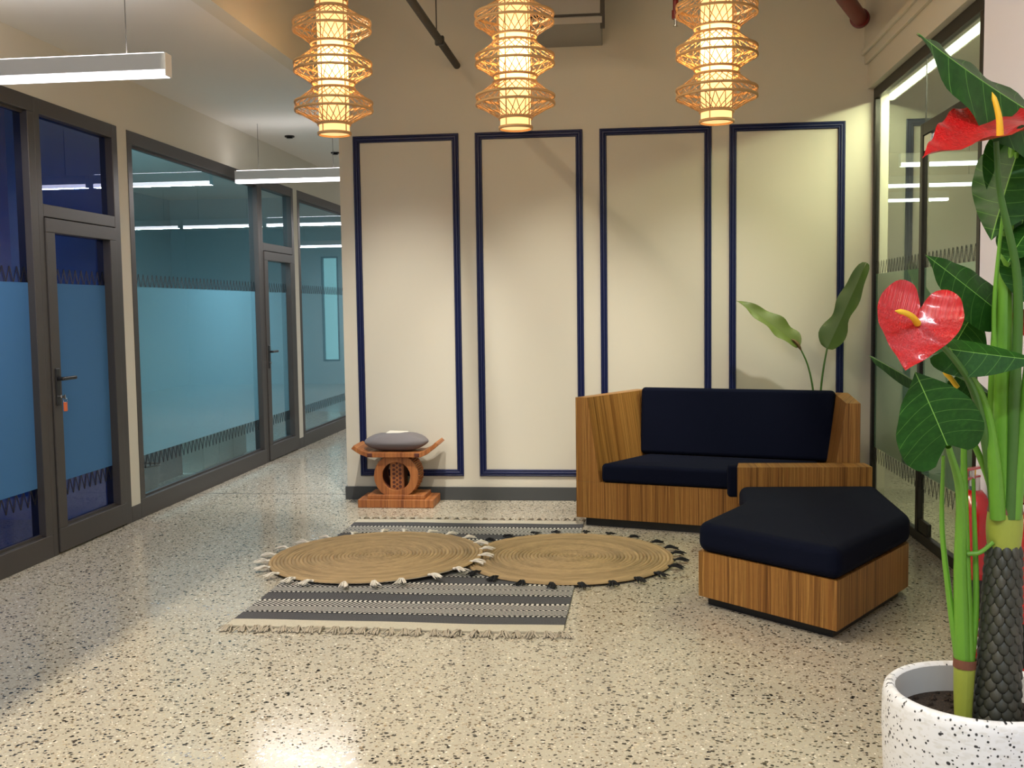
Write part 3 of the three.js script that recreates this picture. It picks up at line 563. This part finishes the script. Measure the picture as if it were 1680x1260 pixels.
// ---------- rugs ----------
{
  const x0 = -1.83, x1 = -0.272, z0 = -6.94, z1 = -4.52, t = thing('flat_woven_rug', 'black and white chevron striped rug with cream ends and fringe', 'rug', [(x0 + x1) / 2, 0, (z0 + z1) / 2]);
  const w = x1 - x0, d = z1 - z0, g = new THREE.BoxGeometry(w, 0.007, d, 40, 1, 60), p = g.attributes.position, uv = g.attributes.uv;
  for (let i = 0; i < p.count; i++) { const x = p.getX(i), z = p.getZ(i); uv.setXY(i, x / w + 0.5, 0.5 - z / d); p.setXYZ(i, x + 0.008 * Math.sin(z * 2.6 + 1) * (x > 0 ? 1 : 0.6), p.getY(i) + 0.0045 + 0.0012 * (1 + Math.sin(x * 9 + z * 7)) * (p.getY(i) > 0 ? 1 : 0), z + 0.006 * Math.sin(x * 4)); }
  g.computeVertexNormals();
  obj('woven_field', g, M.kilim, t, false);
  const tuft = () => { const out = []; for (let k = 0; k < 12; k++) { const a = rr(-0.5, 0.5), l = rr(0.05, 0.085), b = rr(-0.012, 0.012); out.push(tube([[b * 0.5, 0.008, 0], [b + a * l * 0.4, rr(0.010, 0.022), l * 0.5], [b + a * l + rr(-0.012, 0.012), 0.004, l]], 0.0032, 5, 5)); } out.push(new THREE.SphereGeometry(0.009, 8, 6).translate(0, 0.009, 0.004)); const m = merged(out); m.userData.done = true; return m; };
  const kinds = [tuft(), tuft(), tuft(), tuft(), tuft()];
  for (const s of [1, -1]) for (let k = 0; k < 25; k++) {
    const o = obj('fringe_tassel', kinds[rnd() * 5 | 0], M.fringe, t), x = -w / 2 + 0.02 + (w - 0.04) * k / 24;
    o.position.set(x + rr(-0.006, 0.006), 0, s * (d / 2 - 0.003) + 0.006 * Math.sin(x * 4)); o.rotation.y = (s > 0 ? 0 : Math.PI) + rr(-0.35, 0.35); o.scale.x = rnd() < 0.5 ? -1 : 1;
  }
}
function spiralRug(r) {                                      // one braid wound from the centre outwards, merged strands
  const pitch = 0.0215, turns = r / pitch, seg = 88, N = Math.floor(turns * seg), K = 5, pos = [], col = [], idx = [];
  let tone = 0; const tones = Array.from({ length: Math.ceil(turns) + 2 }, () => rr(-0.16, 0.16));
  for (let i = 0; i <= N; i++) {
    const a = i / seg * 6.28319, R = 0.008 + pitch * i / seg, tn = tones[Math.floor(i / seg)] * (1 - i % seg / seg) + tones[Math.floor(i / seg) + 1] * (i % seg / seg);
    tone = tone * 0.6 + rr(-0.10, 0.10); const wob = 0.0012 * Math.sin(R * a * 190);
    for (let k = 0; k <= K; k++) {
      const f = k / K * Math.PI, c = Math.cos(f), s = Math.sin(f), q = R + c * 0.0112;
      pos.push(q * Math.cos(a), 0.003 + s * (0.0115 + wob), q * Math.sin(a)); const b = 1 + tn + tone + 0.06 * Math.sin(R * a * 95 + k);
      col.push(0.39 * b, 0.27 * b, 0.14 * b);
    }
    if (i) for (let k = 0; k < K; k++) { const p = i * (K + 1) + k, o = p - K - 1; idx.push(o, p, o + 1, p, p + 1, o + 1); }
  }
  const g = new THREE.BufferGeometry(); g.setAttribute('position', new THREE.Float32BufferAttribute(pos, 3)); g.setAttribute('color', new THREE.Float32BufferAttribute(col, 3)); g.setAttribute('uv', new THREE.Float32BufferAttribute(new Float32Array(pos.length / 3 * 2), 2)); g.setIndex(idx); g.computeVertexNormals();
  return g;
}
function tasselGeo() {
  const out = [new THREE.SphereGeometry(0.011, 8, 6).scale(1.1, 0.7, 1).translate(0.012, 0.010, 0)];
  for (let k = 0; k < 20; k++) { const a = rr(-0.5, 0.5), l = rr(0.055, 0.085); out.push(tube([[0.012, 0.011, 0], [0.012 + l * 0.5, rr(0.012, 0.024), a * l * 0.5], [0.012 + l, rr(0.004, 0.010), a * l + rr(-0.006, 0.006)]], (q) => 0.0034 * (1 - 0.3 * q), 5, 5)); }
  const m = merged(out); m.userData.done = true; return m;
}
{
  const kinds = [tasselGeo(), tasselGeo(), tasselGeo()];
  const rug = (label, x, z, r, y, tilt, mat, n, off) => {
    const t = thing('round_jute_rug', label, 'rug', [x, y, z]); t.rotation.z = tilt;
    obj('braided_spiral', spiralRug(r), M.jute, t, false); obj('backing', cyl(r, r, 0.004, 0, 0.0005, 0, 72), M.fringe, t);
    for (let k = 0; k < n; k++) { const a = (k + off) / n * 6.28319 + rr(-0.03, 0.03), o = obj('tassel', kinds[k % 3], mat, t); o.position.set((r - 0.004) * Math.cos(a), 0, (r - 0.004) * Math.sin(a)); o.rotation.y = -a + rr(-0.3, 0.3); }
  };
  rug('round braided jute rug edged with black tassels', -0.325, -5.895, 0.592, 0.0105, 0, M.tasselBlack, 24, 0.4);
  rug('round braided jute rug edged with white tassels', -1.440, -5.820, 0.604, 0.0225, 0.0185, M.tasselWhite, 24, 0.2);
}

// ---------- carved stool and cushion ----------
{
  const t = thing('carved_stool', 'carved reddish wooden stool with curved seat and drum base', 'stool', [-1.672, 0, -7.53]);
  obj('foot_slab', bb(-0.281, 0.281, 0, 0.062, -0.15, 0.15, 0.006), M.redwood, t);
  obj('foot_step', bb(-0.215, 0.215, 0.062, 0.092, -0.125, 0.125, 0.005), M.redwood, t);
  const cy = 0.228, disc = new THREE.Shape(), R0 = 0.162;
  for (let k = 0; k <= 48; k++) { const a = k / 48 * 6.28319, x = R0 * 1.0 * Math.cos(a), y = Math.max(-0.136, Math.min(0.146, R0 * Math.sin(a))); k ? disc.lineTo(x, y) : disc.moveTo(x, y); }
  const hole = new THREE.Path(); hole.absarc(0, 0, 0.108, 0, Math.PI * 2, true); disc.holes.push(hole);
  const front = new THREE.ExtrudeGeometry(disc, { depth: 0.022, bevelEnabled: true, bevelSize: 0.003, bevelThickness: 0.003, bevelSegments: 2, curveSegments: 40 });
  obj('drum_ring', front.clone().translate(0, cy, 0.082), M.redwood, t); obj('drum_ring', front.clone().translate(0, cy, -0.104), M.redwood, t);
  obj('drum_shell', new THREE.ExtrudeGeometry(disc, { depth: 0.166, bevelEnabled: false, curveSegments: 40 }).scale(0.985, 0.985, 1).translate(0, cy, -0.083), M.carved, t);
  const nubs = [];
  for (let i = 0; i < 7; i++) for (let k = 0; k < 30; k++) { const a = (k + (i % 2) / 2) / 30 * 6.28319; if (Math.abs(Math.sin(a)) > 0.8) continue; const n = new THREE.ConeGeometry(0.0100, 0.020, 5).rotateZ(-Math.PI / 2).rotateZ(a); nubs.push(n.translate((R0 + 0.006) * Math.cos(a), cy + (R0 + 0.006) * Math.sin(a), -0.07 + i * 0.0235)); }
  obj('carved_nubs', nubs, M.redwood, t).userData.kind = 'stuff';
  const post = obj('centre_post', bb(-0.052, 0.052, 0.115, 0.342, -0.07, 0.07, 0.004), M.redwood, t);
  const pits = []; for (let r = 0; r < 7; r++) for (let c = 0; c < 3; c++) { if (c !== 1 && r > 5) continue; const y = (c === 1 ? 0.132 : 0.147) + r * 0.031, rad = c === 1 ? 0.0085 : 0.0115; pits.push(new THREE.CylinderGeometry(rad, rad, 0.004, 14).rotateX(Math.PI / 2).translate((c - 1) * 0.0235, y, 0.0702)); }
  obj('carved_pits', pits, M.carved, post);
  const prof = new THREE.Shape(); const top = [[-0.318, 0.456], [-0.300, 0.442], [-0.262, 0.420], [-0.215, 0.404], [0.195, 0.404], [0.245, 0.424], [0.285, 0.450], [0.318, 0.480]], bot = [[0.335, 0.464], [0.300, 0.436], [0.252, 0.398], [0.198, 0.374], [-0.212, 0.374], [-0.268, 0.394], [-0.310, 0.418], [-0.335, 0.436]];
  [...top, ...bot].forEach(([x, y], i) => i ? prof.lineTo(x, y) : prof.moveTo(x, y));
  obj('curved_seat', new THREE.ExtrudeGeometry(prof, { depth: 0.27, bevelEnabled: true, bevelSize: 0.003, bevelThickness: 0.003, bevelSegments: 2 }).translate(0, 0, -0.135), M.redwood, t).scale.set(0.955, 1, 1);
  for (const x of [-0.185, 0.165]) obj('seat_notch', bb(x - 0.018, x + 0.018, 0.376, 0.402, 0.136, 0.146, 0.004), M.carved, t);
  const c = thing('stool_cushion', 'small grey pillow lying on the carved stool', 'cushion', [-1.685, 0.405, -7.53]);
  const g = new THREE.SphereGeometry(1, 40, 24), p = g.attributes.position;
  for (let i = 0; i < p.count; i++) {
    const x = p.getX(i), y = p.getY(i), z = p.getZ(i), sq = (v) => Math.sign(v) * Math.abs(v) ** 0.62, ed = 1 - 0.35 * Math.max(x * x, z * z);
    p.setXYZ(i, sq(x) * 0.236, 0.067 + y * 0.066 * ed + 0.004 * Math.sin(x * 6 + z * 5) * (y > 0 ? 1 : 0), sq(z) * 0.128);
  }
  g.computeVertexNormals(); obj('pillow', g, M.greyCloth, c);
  obj('white_patch', bb(-0.075, 0.07, 0.1285, 0.136, -0.09, 0.035, 0.003).rotateZ(-0.03), M.whiteCloth, c);
}

// ---------- furniture seen through the teal glass, key in the blue door ----------
{
  const t = thing('storage_cabinet', 'low cream storage cabinet behind the teal glass', 'cabinet', [-3.80, 0, -9.5]);
  obj('body', bb(-0.42, 0, 0.0, 0.70, -0.53, 0.53, 0.004), M.cabinet, t);
  for (let k = 0; k < 3; k++) obj('door', bb(0.0005, 0.018, 0.04, 0.69, -0.525 + k * 0.352, -0.180 + k * 0.352, 0.003), M.cabinet, t);
  const d = thing('office_desk', 'grey desk with a solid front panel behind the teal glass', 'desk', [-3.95, 0, -8.4]);
  obj('modesty_panel', bb(-0.03, 0, 0.1, 0.70, -0.48, 0.5), M.deskGrey, d); obj('desk_top', bb(-0.7, 0.04, 0.70, 0.73, -0.52, 0.55, 0.004), M.deskGrey, d);
  obj('leg', bb(-0.66, -0.62, 0, 0.70, -0.45, -0.41), M.deskGrey, d); obj('leg', bb(-0.66, -0.62, 0, 0.70, 0.42, 0.46), M.deskGrey, d); obj('leg', bb(-0.03, 0.0, 0, 0.1, -0.48, 0.5), M.deskGrey, d);
  const b = thing('waste_bin', 'small dark waste bin standing behind the teal glass', 'bin', [-3.82, 0, -7.9]);
  obj('bucket', lathe([[0.0, 0.004], [0.085, 0.004], [0.108, 0.23], [0.112, 0.235], [0.112, 0.225], [0.102, 0.225], [0.08, 0.012], [0, 0.012]], 32), M.deskGrey, b);
  obj('rim', new THREE.TorusGeometry(0.109, 0.006, 8, 32).rotateX(Math.PI / 2).translate(0, 0.232, 0), M.black, b);
  const k = thing('key_ring', 'bunch of keys with an orange tag hanging from the blue door', 'keys', [XL + 0.034, 0.952, -5.907]);
  obj('key', [bb(-0.012, 0.016, -0.008, 0.008, -0.0015, 0.0015), bb(0.014, 0.022, -0.014, 0.014, -0.002, 0.002, 0.001)], M.chrome, k);
  obj('ring', new THREE.TorusGeometry(0.013, 0.0014, 6, 20).translate(0.018, -0.024, -0.004), M.chrome, k);
  obj('orange_tag', bb(0.008, 0.020, -0.088, -0.032, -0.024, 0.006, 0.004), M.orange, k);
}

// ---------- fire extinguishers by the white wall ----------
function extinguisher(label, x, z, h) {
  const t = thing('fire_extinguisher', label, 'extinguisher', [x, 0, z], -2.3, 'red fire extinguishers'), r = 0.066;
  obj('cylinder', lathe([[0, 0.008], [r - 0.01, 0.008], [r, 0.02], [r, h - 0.09], [r * 0.93, h - 0.055], [r * 0.62, h - 0.018], [0.026, h], [0, h]], 40), M.ext, t);
  obj('base_ring', lathe([[r - 0.004, 0], [r + 0.002, 0], [r + 0.002, 0.022], [r - 0.004, 0.022], [r - 0.004, 0]], 40), M.black, t);
  obj('label_band', new THREE.CylinderGeometry(r + 0.0012, r + 0.0012, 0.30, 40, 1, true).translate(0, 0.27, 0), M.extLabel, t, false);
  obj('valve', [cyl(0.02, 0.018, 0.05, 0, h, 0, 20), cyl(0.011, 0.011, 0.06, 0.03, h + 0.02, 0, 14).translate(0, 0, 0)], M.chrome, t);
  obj('lever', [bb(-0.03, 0.10, h + 0.045, h + 0.055, -0.010, 0.010, 0.003), bb(-0.02, 0.105, h + 0.078, h + 0.088, -0.010, 0.010, 0.003).rotateZ(0.03)], M.ext, t);
  obj('gauge', new THREE.CylinderGeometry(0.028, 0.028, 0.014, 24).rotateX(Math.PI / 2).translate(0.005, h + 0.05, 0.028), M.ext, t);
  obj('safety_tag', bb(-0.012, 0.014, h + 0.03, h + 0.075, 0.036, 0.039).rotateZ(0.1), M.yellow, t);
  obj('hose', tube([[-0.02, h + 0.02, 0], [-0.07, h + 0.01, 0.03], [-0.082, h - 0.12, 0.045], [-0.080, h - 0.35, 0.05], [-0.075, 0.20, 0.05]], 0.010, 30, 10), M.black, t);
  obj('nozzle', cyl(0.016, 0.011, 0.12, -0.075, 0.10, 0.05, 16), M.black, t);
}
extinguisher('red fire extinguisher standing at the corner of the white wall', 1.322, -4.08, 0.735);
extinguisher('red fire extinguisher further along the white wall, behind the trunk', 1.322, -3.52, 0.76);

// ---------- plants ----------
function blade(half, { len, wid, bend = 0, fold = 0, wave = 0, cup = 0 }, N = 26, K = 7) {
  // half outline from the stalk (0,0) round to the tip (1,0); x along the midrib, y across. Returns a blade lying along +x, facing +y up.
  const c = new THREE.CatmullRomCurve3(half.map(([x, y]) => V(x, y, 0)), false, 'centripetal'), o = c.getSpacedPoints(N);
  const pos = [], uv = [], idx = [];
  for (const s of [1, -1]) {
    const base = pos.length / 3;
    for (let i = 0; i <= N; i++) {
      const { x, y } = o[i], xm = Math.min(1, Math.max(0, x < 0 ? 0.02 : x * 0.93 + 0.0));
      for (let k = 0; k <= K; k++) {
        const f = k / K, px = xm + (x - xm) * f, py = Math.max(0, y) * f;
        const h = -bend * px * px * len + fold * py * wid + cup * py * py * wid + wave * wid * f * f * Math.sin(px * 17 + s) ;
        pos.push(px * len, h, s * py * wid); uv.push(0.5 + s * py * 0.9, 1 - Math.max(0, Math.min(1, px * 0.86 + 0.14)));
      }
    }
    for (let i = 0; i < N; i++) for (let k = 0; k < K; k++) { const a = base + i * (K + 1) + k, b = a + K + 1; s > 0 ? idx.push(a, a + 1, b, b, a + 1, b + 1) : idx.push(a, b, a + 1, b, b + 1, a + 1); }
  }
  const g = new THREE.BufferGeometry(); g.setAttribute('position', new THREE.Float32BufferAttribute(pos, 3)); g.setAttribute('uv', new THREE.Float32BufferAttribute(uv, 2)); g.setIndex(idx);
  g.computeVertexNormals(); return g;
}
const HEART = [[0, 0], [-0.07, 0.10], [-0.20, 0.20], [-0.19, 0.34], [-0.06, 0.44], [0.15, 0.47], [0.40, 0.42], [0.66, 0.28], [0.86, 0.12], [1, 0]];
const ARROW = [[0, 0], [-0.06, 0.08], [-0.16, 0.15], [-0.13, 0.25], [0.02, 0.33], [0.22, 0.35], [0.48, 0.29], [0.72, 0.18], [0.9, 0.07], [1, 0]];
const SLIM = [[0, 0], [0.04, 0.07], [0.14, 0.12], [0.3, 0.13], [0.5, 0.115], [0.7, 0.085], [0.88, 0.06], [1, 0]];
function place(mesh, from, to, up) {                        // turn a blade so that it runs from the stalk to the tip with its face towards up
  const f = V(...from), x = V(...to).sub(f).normalize(), u = V(...up), z = x.clone().cross(u).normalize(), y = z.clone().cross(x);
  mesh.matrixAutoUpdate = true; mesh.quaternion.setFromRotationMatrix(new THREE.Matrix4().makeBasis(x, y, z)); mesh.position.copy(f); return mesh;
}
const dist = (a, b) => Math.hypot(a[0] - b[0], a[1] - b[1], a[2] - b[2]);
{
  const O = [0.86, 0, -2.6], t = thing('potted_anthurium', 'tall red anthurium with scaly trunk in a white speckled pot', 'plant', O);
  const q = ([x, y, z]) => [x - O[0], y - O[1], z - O[2]];
  // pot, wider at the shoulder, and soil
  const potG = lathe([[0, 0], [0.175, 0], [0.192, 0.012], [0.206, 0.10], [0.218, 0.26], [0.224, 0.40], [0.223, 0.47], [0.219, 0.490], [0.210, 0.499], [0.200, 0.499], [0.192, 0.492]], 72);
  const pu = potG.attributes.uv, pp = potG.attributes.position; for (let i = 0; i < pu.count; i++) pu.setXY(i, pu.getX(i) * 1.6, pp.getY(i) / 0.44);
  const pot = obj('pot', potG, M.pot, t, false);
  obj('inner_wall', lathe([[0.192, 0.492], [0.188, 0.46], [0.186, 0.40]], 72), M.potInner, pot);
  const sg = new THREE.CircleGeometry(0.189, 40).rotateX(-Math.PI / 2); obj('soil', [sg.translate(0, 0.425, 0), ...Array.from({ length: 70 }, () => { const a = rnd() * 6.28, r = 0.175 * Math.sqrt(rnd()); return new THREE.IcosahedronGeometry(rr(0.004, 0.012), 0).translate(r * Math.cos(a), 0.427, r * Math.sin(a)); })], M.soil, t);
  // trunk with overlapping scales
  const bt = q([0.905, 0.42, -2.6]), tt = q([0.913, 0.868, -2.6]);
  const trunk = obj('trunk', tube([bt, [(bt[0] + tt[0]) / 2, 0.64, 0], tt], (s) => 0.046 - 0.013 * s, 20, 20), M.bark, t);
  const scaleG = (() => { const s = new THREE.SphereGeometry(1, 10, 8); s.scale(0.0155, 0.021, 0.0085); const m = merged(s); m.userData.done = true; return m; })();
  for (let r = 0; r < 19; r++) {
    const f = r / 18, y = 0.435 + 0.415 * f, cx = bt[0] + (tt[0] - bt[0]) * f, R = 0.047 - 0.013 * f, n = 11;
    for (let k = 0; k < n; k++) { const a = (k + (r % 2) * 0.5) / n * 6.28319, o = obj('scale', scaleG, (r * 3 + k * 5) % 4 ? M.bark : M.barkLight, trunk); o.position.set(cx + R * Math.cos(a), y, R * Math.sin(a)); o.rotation.set(0, Math.PI / 2 - a, 0); o.rotateX(-0.32); const sc = R / 0.046; o.scale.set(sc * 1.0, 1, 1); }
  }
  const sheath = obj('sheath', tube([[tt[0], 0.852, 0], [tt[0], 0.90, 0], [tt[0] + 0.002, 0.955, 0]], (s) => 0.037 + 0.004 * Math.sin(s * 3), 12, 20), M.sheath, t);
  obj('sheath_rim', tube([[tt[0] + 0.001, 0.940, 0], [tt[0] + 0.002, 0.962, 0]], (s) => 0.0405 - 0.003 * s, 4, 20), M.sheathRim, sheath);
  // stalks: each a tapering tube from the sheath to its leaf or flower
  const stalk = (pts, r0, r1, m = M.petiole) => obj('stalk', tube(pts.map(q), (s) => r0 + (r1 - r0) * s, 28, 10), m, t);
  stalk([[0.905, 0.93, -2.59], [0.900, 1.10, -2.585], [0.897, 1.30, -2.58], [0.905, 1.60, -2.60], [0.925, 1.86, -2.62]], 0.026, 0.010);
  stalk([[0.930, 0.93, -2.60], [0.938, 1.15, -2.61], [0.930, 1.40, -2.62], [0.923, 1.80, -2.60]], 0.022, 0.006);
  stalk([[0.890, 0.93, -2.575], [0.874, 1.06, -2.56], [0.846, 1.20, -2.55], [0.79, 1.29, -2.51], [0.742, 1.342, -2.50]], 0.019, 0.007);
  stalk([[0.888, 0.93, -2.585], [0.862, 1.08, -2.57], [0.80, 1.25, -2.50], [0.72, 1.345, -2.44], [0.656, 1.392, -2.415]], 0.013, 0.006, M.petioleDark);
  stalk([[0.916, 0.93, -2.575], [0.915, 1.2, -2.56], [0.902, 1.5, -2.52], [0.842, 1.70, -2.47], [0.826, 1.805, -2.452]], 0.017, 0.006, M.petioleDark);
  stalk([[0.905, 0.93, -2.62], [0.89, 1.20, -2.63], [0.885, 1.43, -2.605]], 0.016, 0.007);
  stalk([[0.925, 0.93, -2.58], [0.935, 1.10, -2.57], [0.948, 1.30, -2.56], [0.965, 1.55, -2.58]], 0.020, 0.008);
  stalk([[0.895, 0.93, -2.60], [0.880, 1.02, -2.62], [0.800, 1.18, -2.62], [0.700, 1.258, -2.60]], 0.010, 0.005);
  stalk([[0.870, 1.28, -2.55], [0.862, 1.42, -2.55], [0.868, 1.58, -2.54], [0.872, 1.66, -2.53]], 0.006, 0.004);
  // second, slimmer stem
  const st2 = obj('stem_sheath', tube([q([0.822, 0.42, -2.59]), q([0.822, 0.50, -2.59]), q([0.824, 0.575, -2.59])], (s) => 0.020 + 0.006 * s, 10, 16), M.sheath, t);
  obj('sheath_rim', tube([q([0.823, 0.558, -2.59]), q([0.824, 0.580, -2.59])], 0.0268, 4, 16), M.sheathRim, st2);
  stalk([[0.820, 0.55, -2.59], [0.806, 0.80, -2.58], [0.790, 1.00, -2.54], [0.735, 1.12, -2.452]], 0.021, 0.007);
  stalk([[0.830, 0.55, -2.59], [0.822, 0.85, -2.60], [0.815, 1.10, -2.60]], 0.019, 0.007);
  stalk([[0.812, 0.55, -2.59], [0.785, 0.75, -2.60], [0.768, 0.90, -2.60], [0.762, 1.08, -2.58]], 0.010, 0.004);
  stalk([[0.836, 0.55, -2.59], [0.850, 0.70, -2.60], [0.845, 0.95, -2.61], [0.842, 1.02, -2.61]], 0.010, 0.004);
  stalk([[0.822, 0.84, -2.585], [0.85, 0.845, -2.58], [0.88, 0.872, -2.575]], 0.006, 0.005);
  // leaves: stalk end, tip, facing, outline
  const leaf = (from, to, up, shape, wid, o = {}, m = M.leaf) => { const a = q(from), b = q(to), L = dist(a, b) * (o.stretch ?? 1.0); return place(obj('leaf', blade(shape, { len: L, wid, ...o }), m, t, false), a, b, up); };
  leaf([0.965, 1.885, -2.60], [0.636, 2.034, -2.45], [-0.25, 0.62, 0.75], ARROW, 0.34, { bend: -0.06, fold: -0.35, wave: 0.02 });
  leaf([0.925, 1.80, -2.60], [0.845, 1.60, -2.54], [-0.55, 0.15, 0.8], ARROW, 0.27, { bend: 0.08, fold: -0.30, wave: 0.02 });
  leaf([0.965, 1.80, -2.64], [0.935, 1.585, -2.58], [0.3, 0.25, 0.9], HEART, 0.22, { bend: 0.06, fold: -0.25 });
  leaf([0.955, 1.63, -2.58], [0.872, 1.55, -2.50], [-0.2, 0.85, 0.45], HEART, 0.15, { bend: 0.1, fold: -0.2 });
  leaf([0.885, 1.430, -2.605], [0.698, 1.559, -2.50], [-0.35, 0.45, 0.8], ARROW, 0.17, { bend: 0.03, fold: -0.4, wave: 0.02 });
  leaf([0.742, 1.342, -2.50], [0.925, 1.312, -2.44], [0.1, 0.55, 0.8], ARROW, 0.15, { bend: -0.04, fold: -0.55 });
  leaf([0.80, 1.33, -2.66], [0.872, 1.435, -2.70], [-0.3, 0.1, 0.95], HEART, 0.16, { fold: -0.2 });
  leaf([0.70, 1.258, -2.60], [0.581, 1.327, -2.55], [-0.3, 0.75, 0.5], SLIM, 0.26, { bend: 0.02, fold: -0.3 });
  leaf([0.732, 1.123, -2.45], [0.652, 1.292, -2.41], [0.12, -0.10, 0.98], HEART, 0.215, { bend: 0.05, fold: -0.14, wave: 0.015 });
  leaf([0.80, 1.27, -2.62], [0.905, 1.215, -2.66], [0.1, 0.6, 0.75], ARROW, 0.14, { fold: -0.3 });
  leaf([0.97, 1.55, -2.58], [1.02, 1.40, -2.50], [0.1, 0.4, 0.9], HEART, 0.2, { bend: 0.1, fold: -0.2 });
  // flowers: red spathe with a yellow spadix
  const flower = (from, to, up, shape, wid, o, spad) => {
    const a = q(from), b = q(to), s = place(obj('spathe', blade(shape, { len: dist(a, b) * 1.0, wid, ...o }, 30, 9), M.spathe, t, false), a, b, up);
    const sp = obj('spadix', tube(spad.map(q), (k) => 0.0080 * (1 - 0.35 * k) * Math.min(1, (1.02 - k) * 6), 24, 12), M.yellow, t); s.attach(sp); return s;
  };
  flower([0.648, 1.402, -2.405], [0.614, 1.297, -2.365], [-0.16, 0.16, 0.97], [[-0.30, 0], [-0.50, 0.055], [-0.72, 0.20], [-0.76, 0.40], [-0.58, 0.61], [-0.22, 0.73], [0.12, 0.68], [0.44, 0.48], [0.70, 0.27], [0.90, 0.09], [1, 0]], 0.124, { fold: 0.12, cup: 0.25, wave: 0.03, bend: -0.1 },
    [[0.649, 1.403, -2.400], [0.630, 1.418, -2.372], [0.608, 1.428, -2.352], [0.584, 1.432, -2.338]]);
  flower([0.832, 1.818, -2.452], [0.642, 1.768, -2.36], [-0.20, 0.86, 0.36], [[-0.12, 0], [-0.34, 0.06], [-0.62, 0.20], [-0.70, 0.42], [-0.50, 0.62], [-0.12, 0.70], [0.26, 0.56], [0.62, 0.30], [0.86, 0.11], [1, 0]], 0.20, { fold: 0.20, cup: 0.2, wave: 0.03, bend: 0.02 },
    [[0.832, 1.815, -2.445], [0.828, 1.85, -2.44], [0.820, 1.885, -2.44], [0.813, 1.912, -2.445]]);
  flower([0.985, 1.42, -2.62], [1.06, 1.30, -2.56], [0.2, 0.3, 0.9], HEART, 0.16, { fold: 0.1 }, [[0.985, 1.42, -2.615], [0.99, 1.45, -2.59], [1.0, 1.48, -2.57]]);
  obj('bud_spadix', tube([[0.749, 1.286, -2.545], [0.764, 1.270, -2.54], [0.780, 1.248, -2.54]].map(q), (k) => 0.006 * Math.min(1, 0.5 + k * 3), 14, 10), M.yellow, t);
}
{
  const O = [1.33, 0, -7.42], t = thing('corner_plant', 'slender leafy plant with two long leaves in the corner behind the sofa', 'plant', O), q = ([x, y, z]) => [x - O[0], y - O[1], z - O[2]];
  obj('pot', lathe([[0, 0], [0.10, 0], [0.13, 0.26], [0.132, 0.27], [0.122, 0.27], [0.118, 0.24], [0, 0.24]], 40), M.potInner, t);
  obj('soil', cyl(0.118, 0.118, 0.01, 0, 0.238, 0, 32), M.soil, t);
  obj('stalk', tube([[1.335, 0.24, -7.42], [1.325, 0.60, -7.41], [1.300, 0.88, -7.40], [1.262, 1.04, -7.40], [1.204, 1.165, -7.40]].map(q), (s) => 0.010 - 0.005 * s, 26, 8), M.petioleDark, t);
  obj('stalk', tube([[1.345, 0.24, -7.42], [1.352, 0.70, -7.41], [1.362, 0.90, -7.40], [1.380, 1.04, -7.40], [1.398, 1.14, -7.40]].map(q), (s) => 0.010 - 0.004 * s, 26, 8), M.petioleDark, t);
  obj('withered_base', tube([[1.222, 1.128, -7.398], [1.200, 1.165, -7.392], [1.172, 1.195, -7.385], [1.150, 1.205, -7.38]].map(q), (k) => 0.013 * Math.sin(0.35 + k * 2.6), 14, 8), M.withered, t);
  const lf = (a, b, up, shape, wid, o, m) => place(obj('leaf', blade(shape, { len: dist(a, b), wid, ...o }, 26, 6), m, t, false), q(a), q(b), up);
  lf([1.208, 1.155, -7.40], [0.806, 1.505, -7.36], [0.35, 0.55, 0.75], [[0, 0], [0.02, 0.05], [0.12, 0.125], [0.24, 0.125], [0.36, 0.135], [0.55, 0.12], [0.75, 0.075], [0.92, 0.045], [1, 0]], 0.62, { bend: 0.10, fold: 0.35, wave: 0.02 }, M.leafSlimBrown);
  lf([1.398, 1.135, -7.40], [1.655, 1.722, -7.36], [-0.65, 0.1, 0.72], [[0, 0], [0.02, 0.09], [0.12, 0.16], [0.24, 0.155], [0.36, 0.115], [0.55, 0.13], [0.72, 0.115], [0.88, 0.085], [0.98, 0.05], [1, 0]], 0.62, { bend: -0.03, fold: 0.2, wave: 0.015 }, M.leafSlim);
}

scene.traverse((o) => { if (o.isMesh) o.castShadow = o.receiveShadow = true; });
renderer.render(scene, camera);
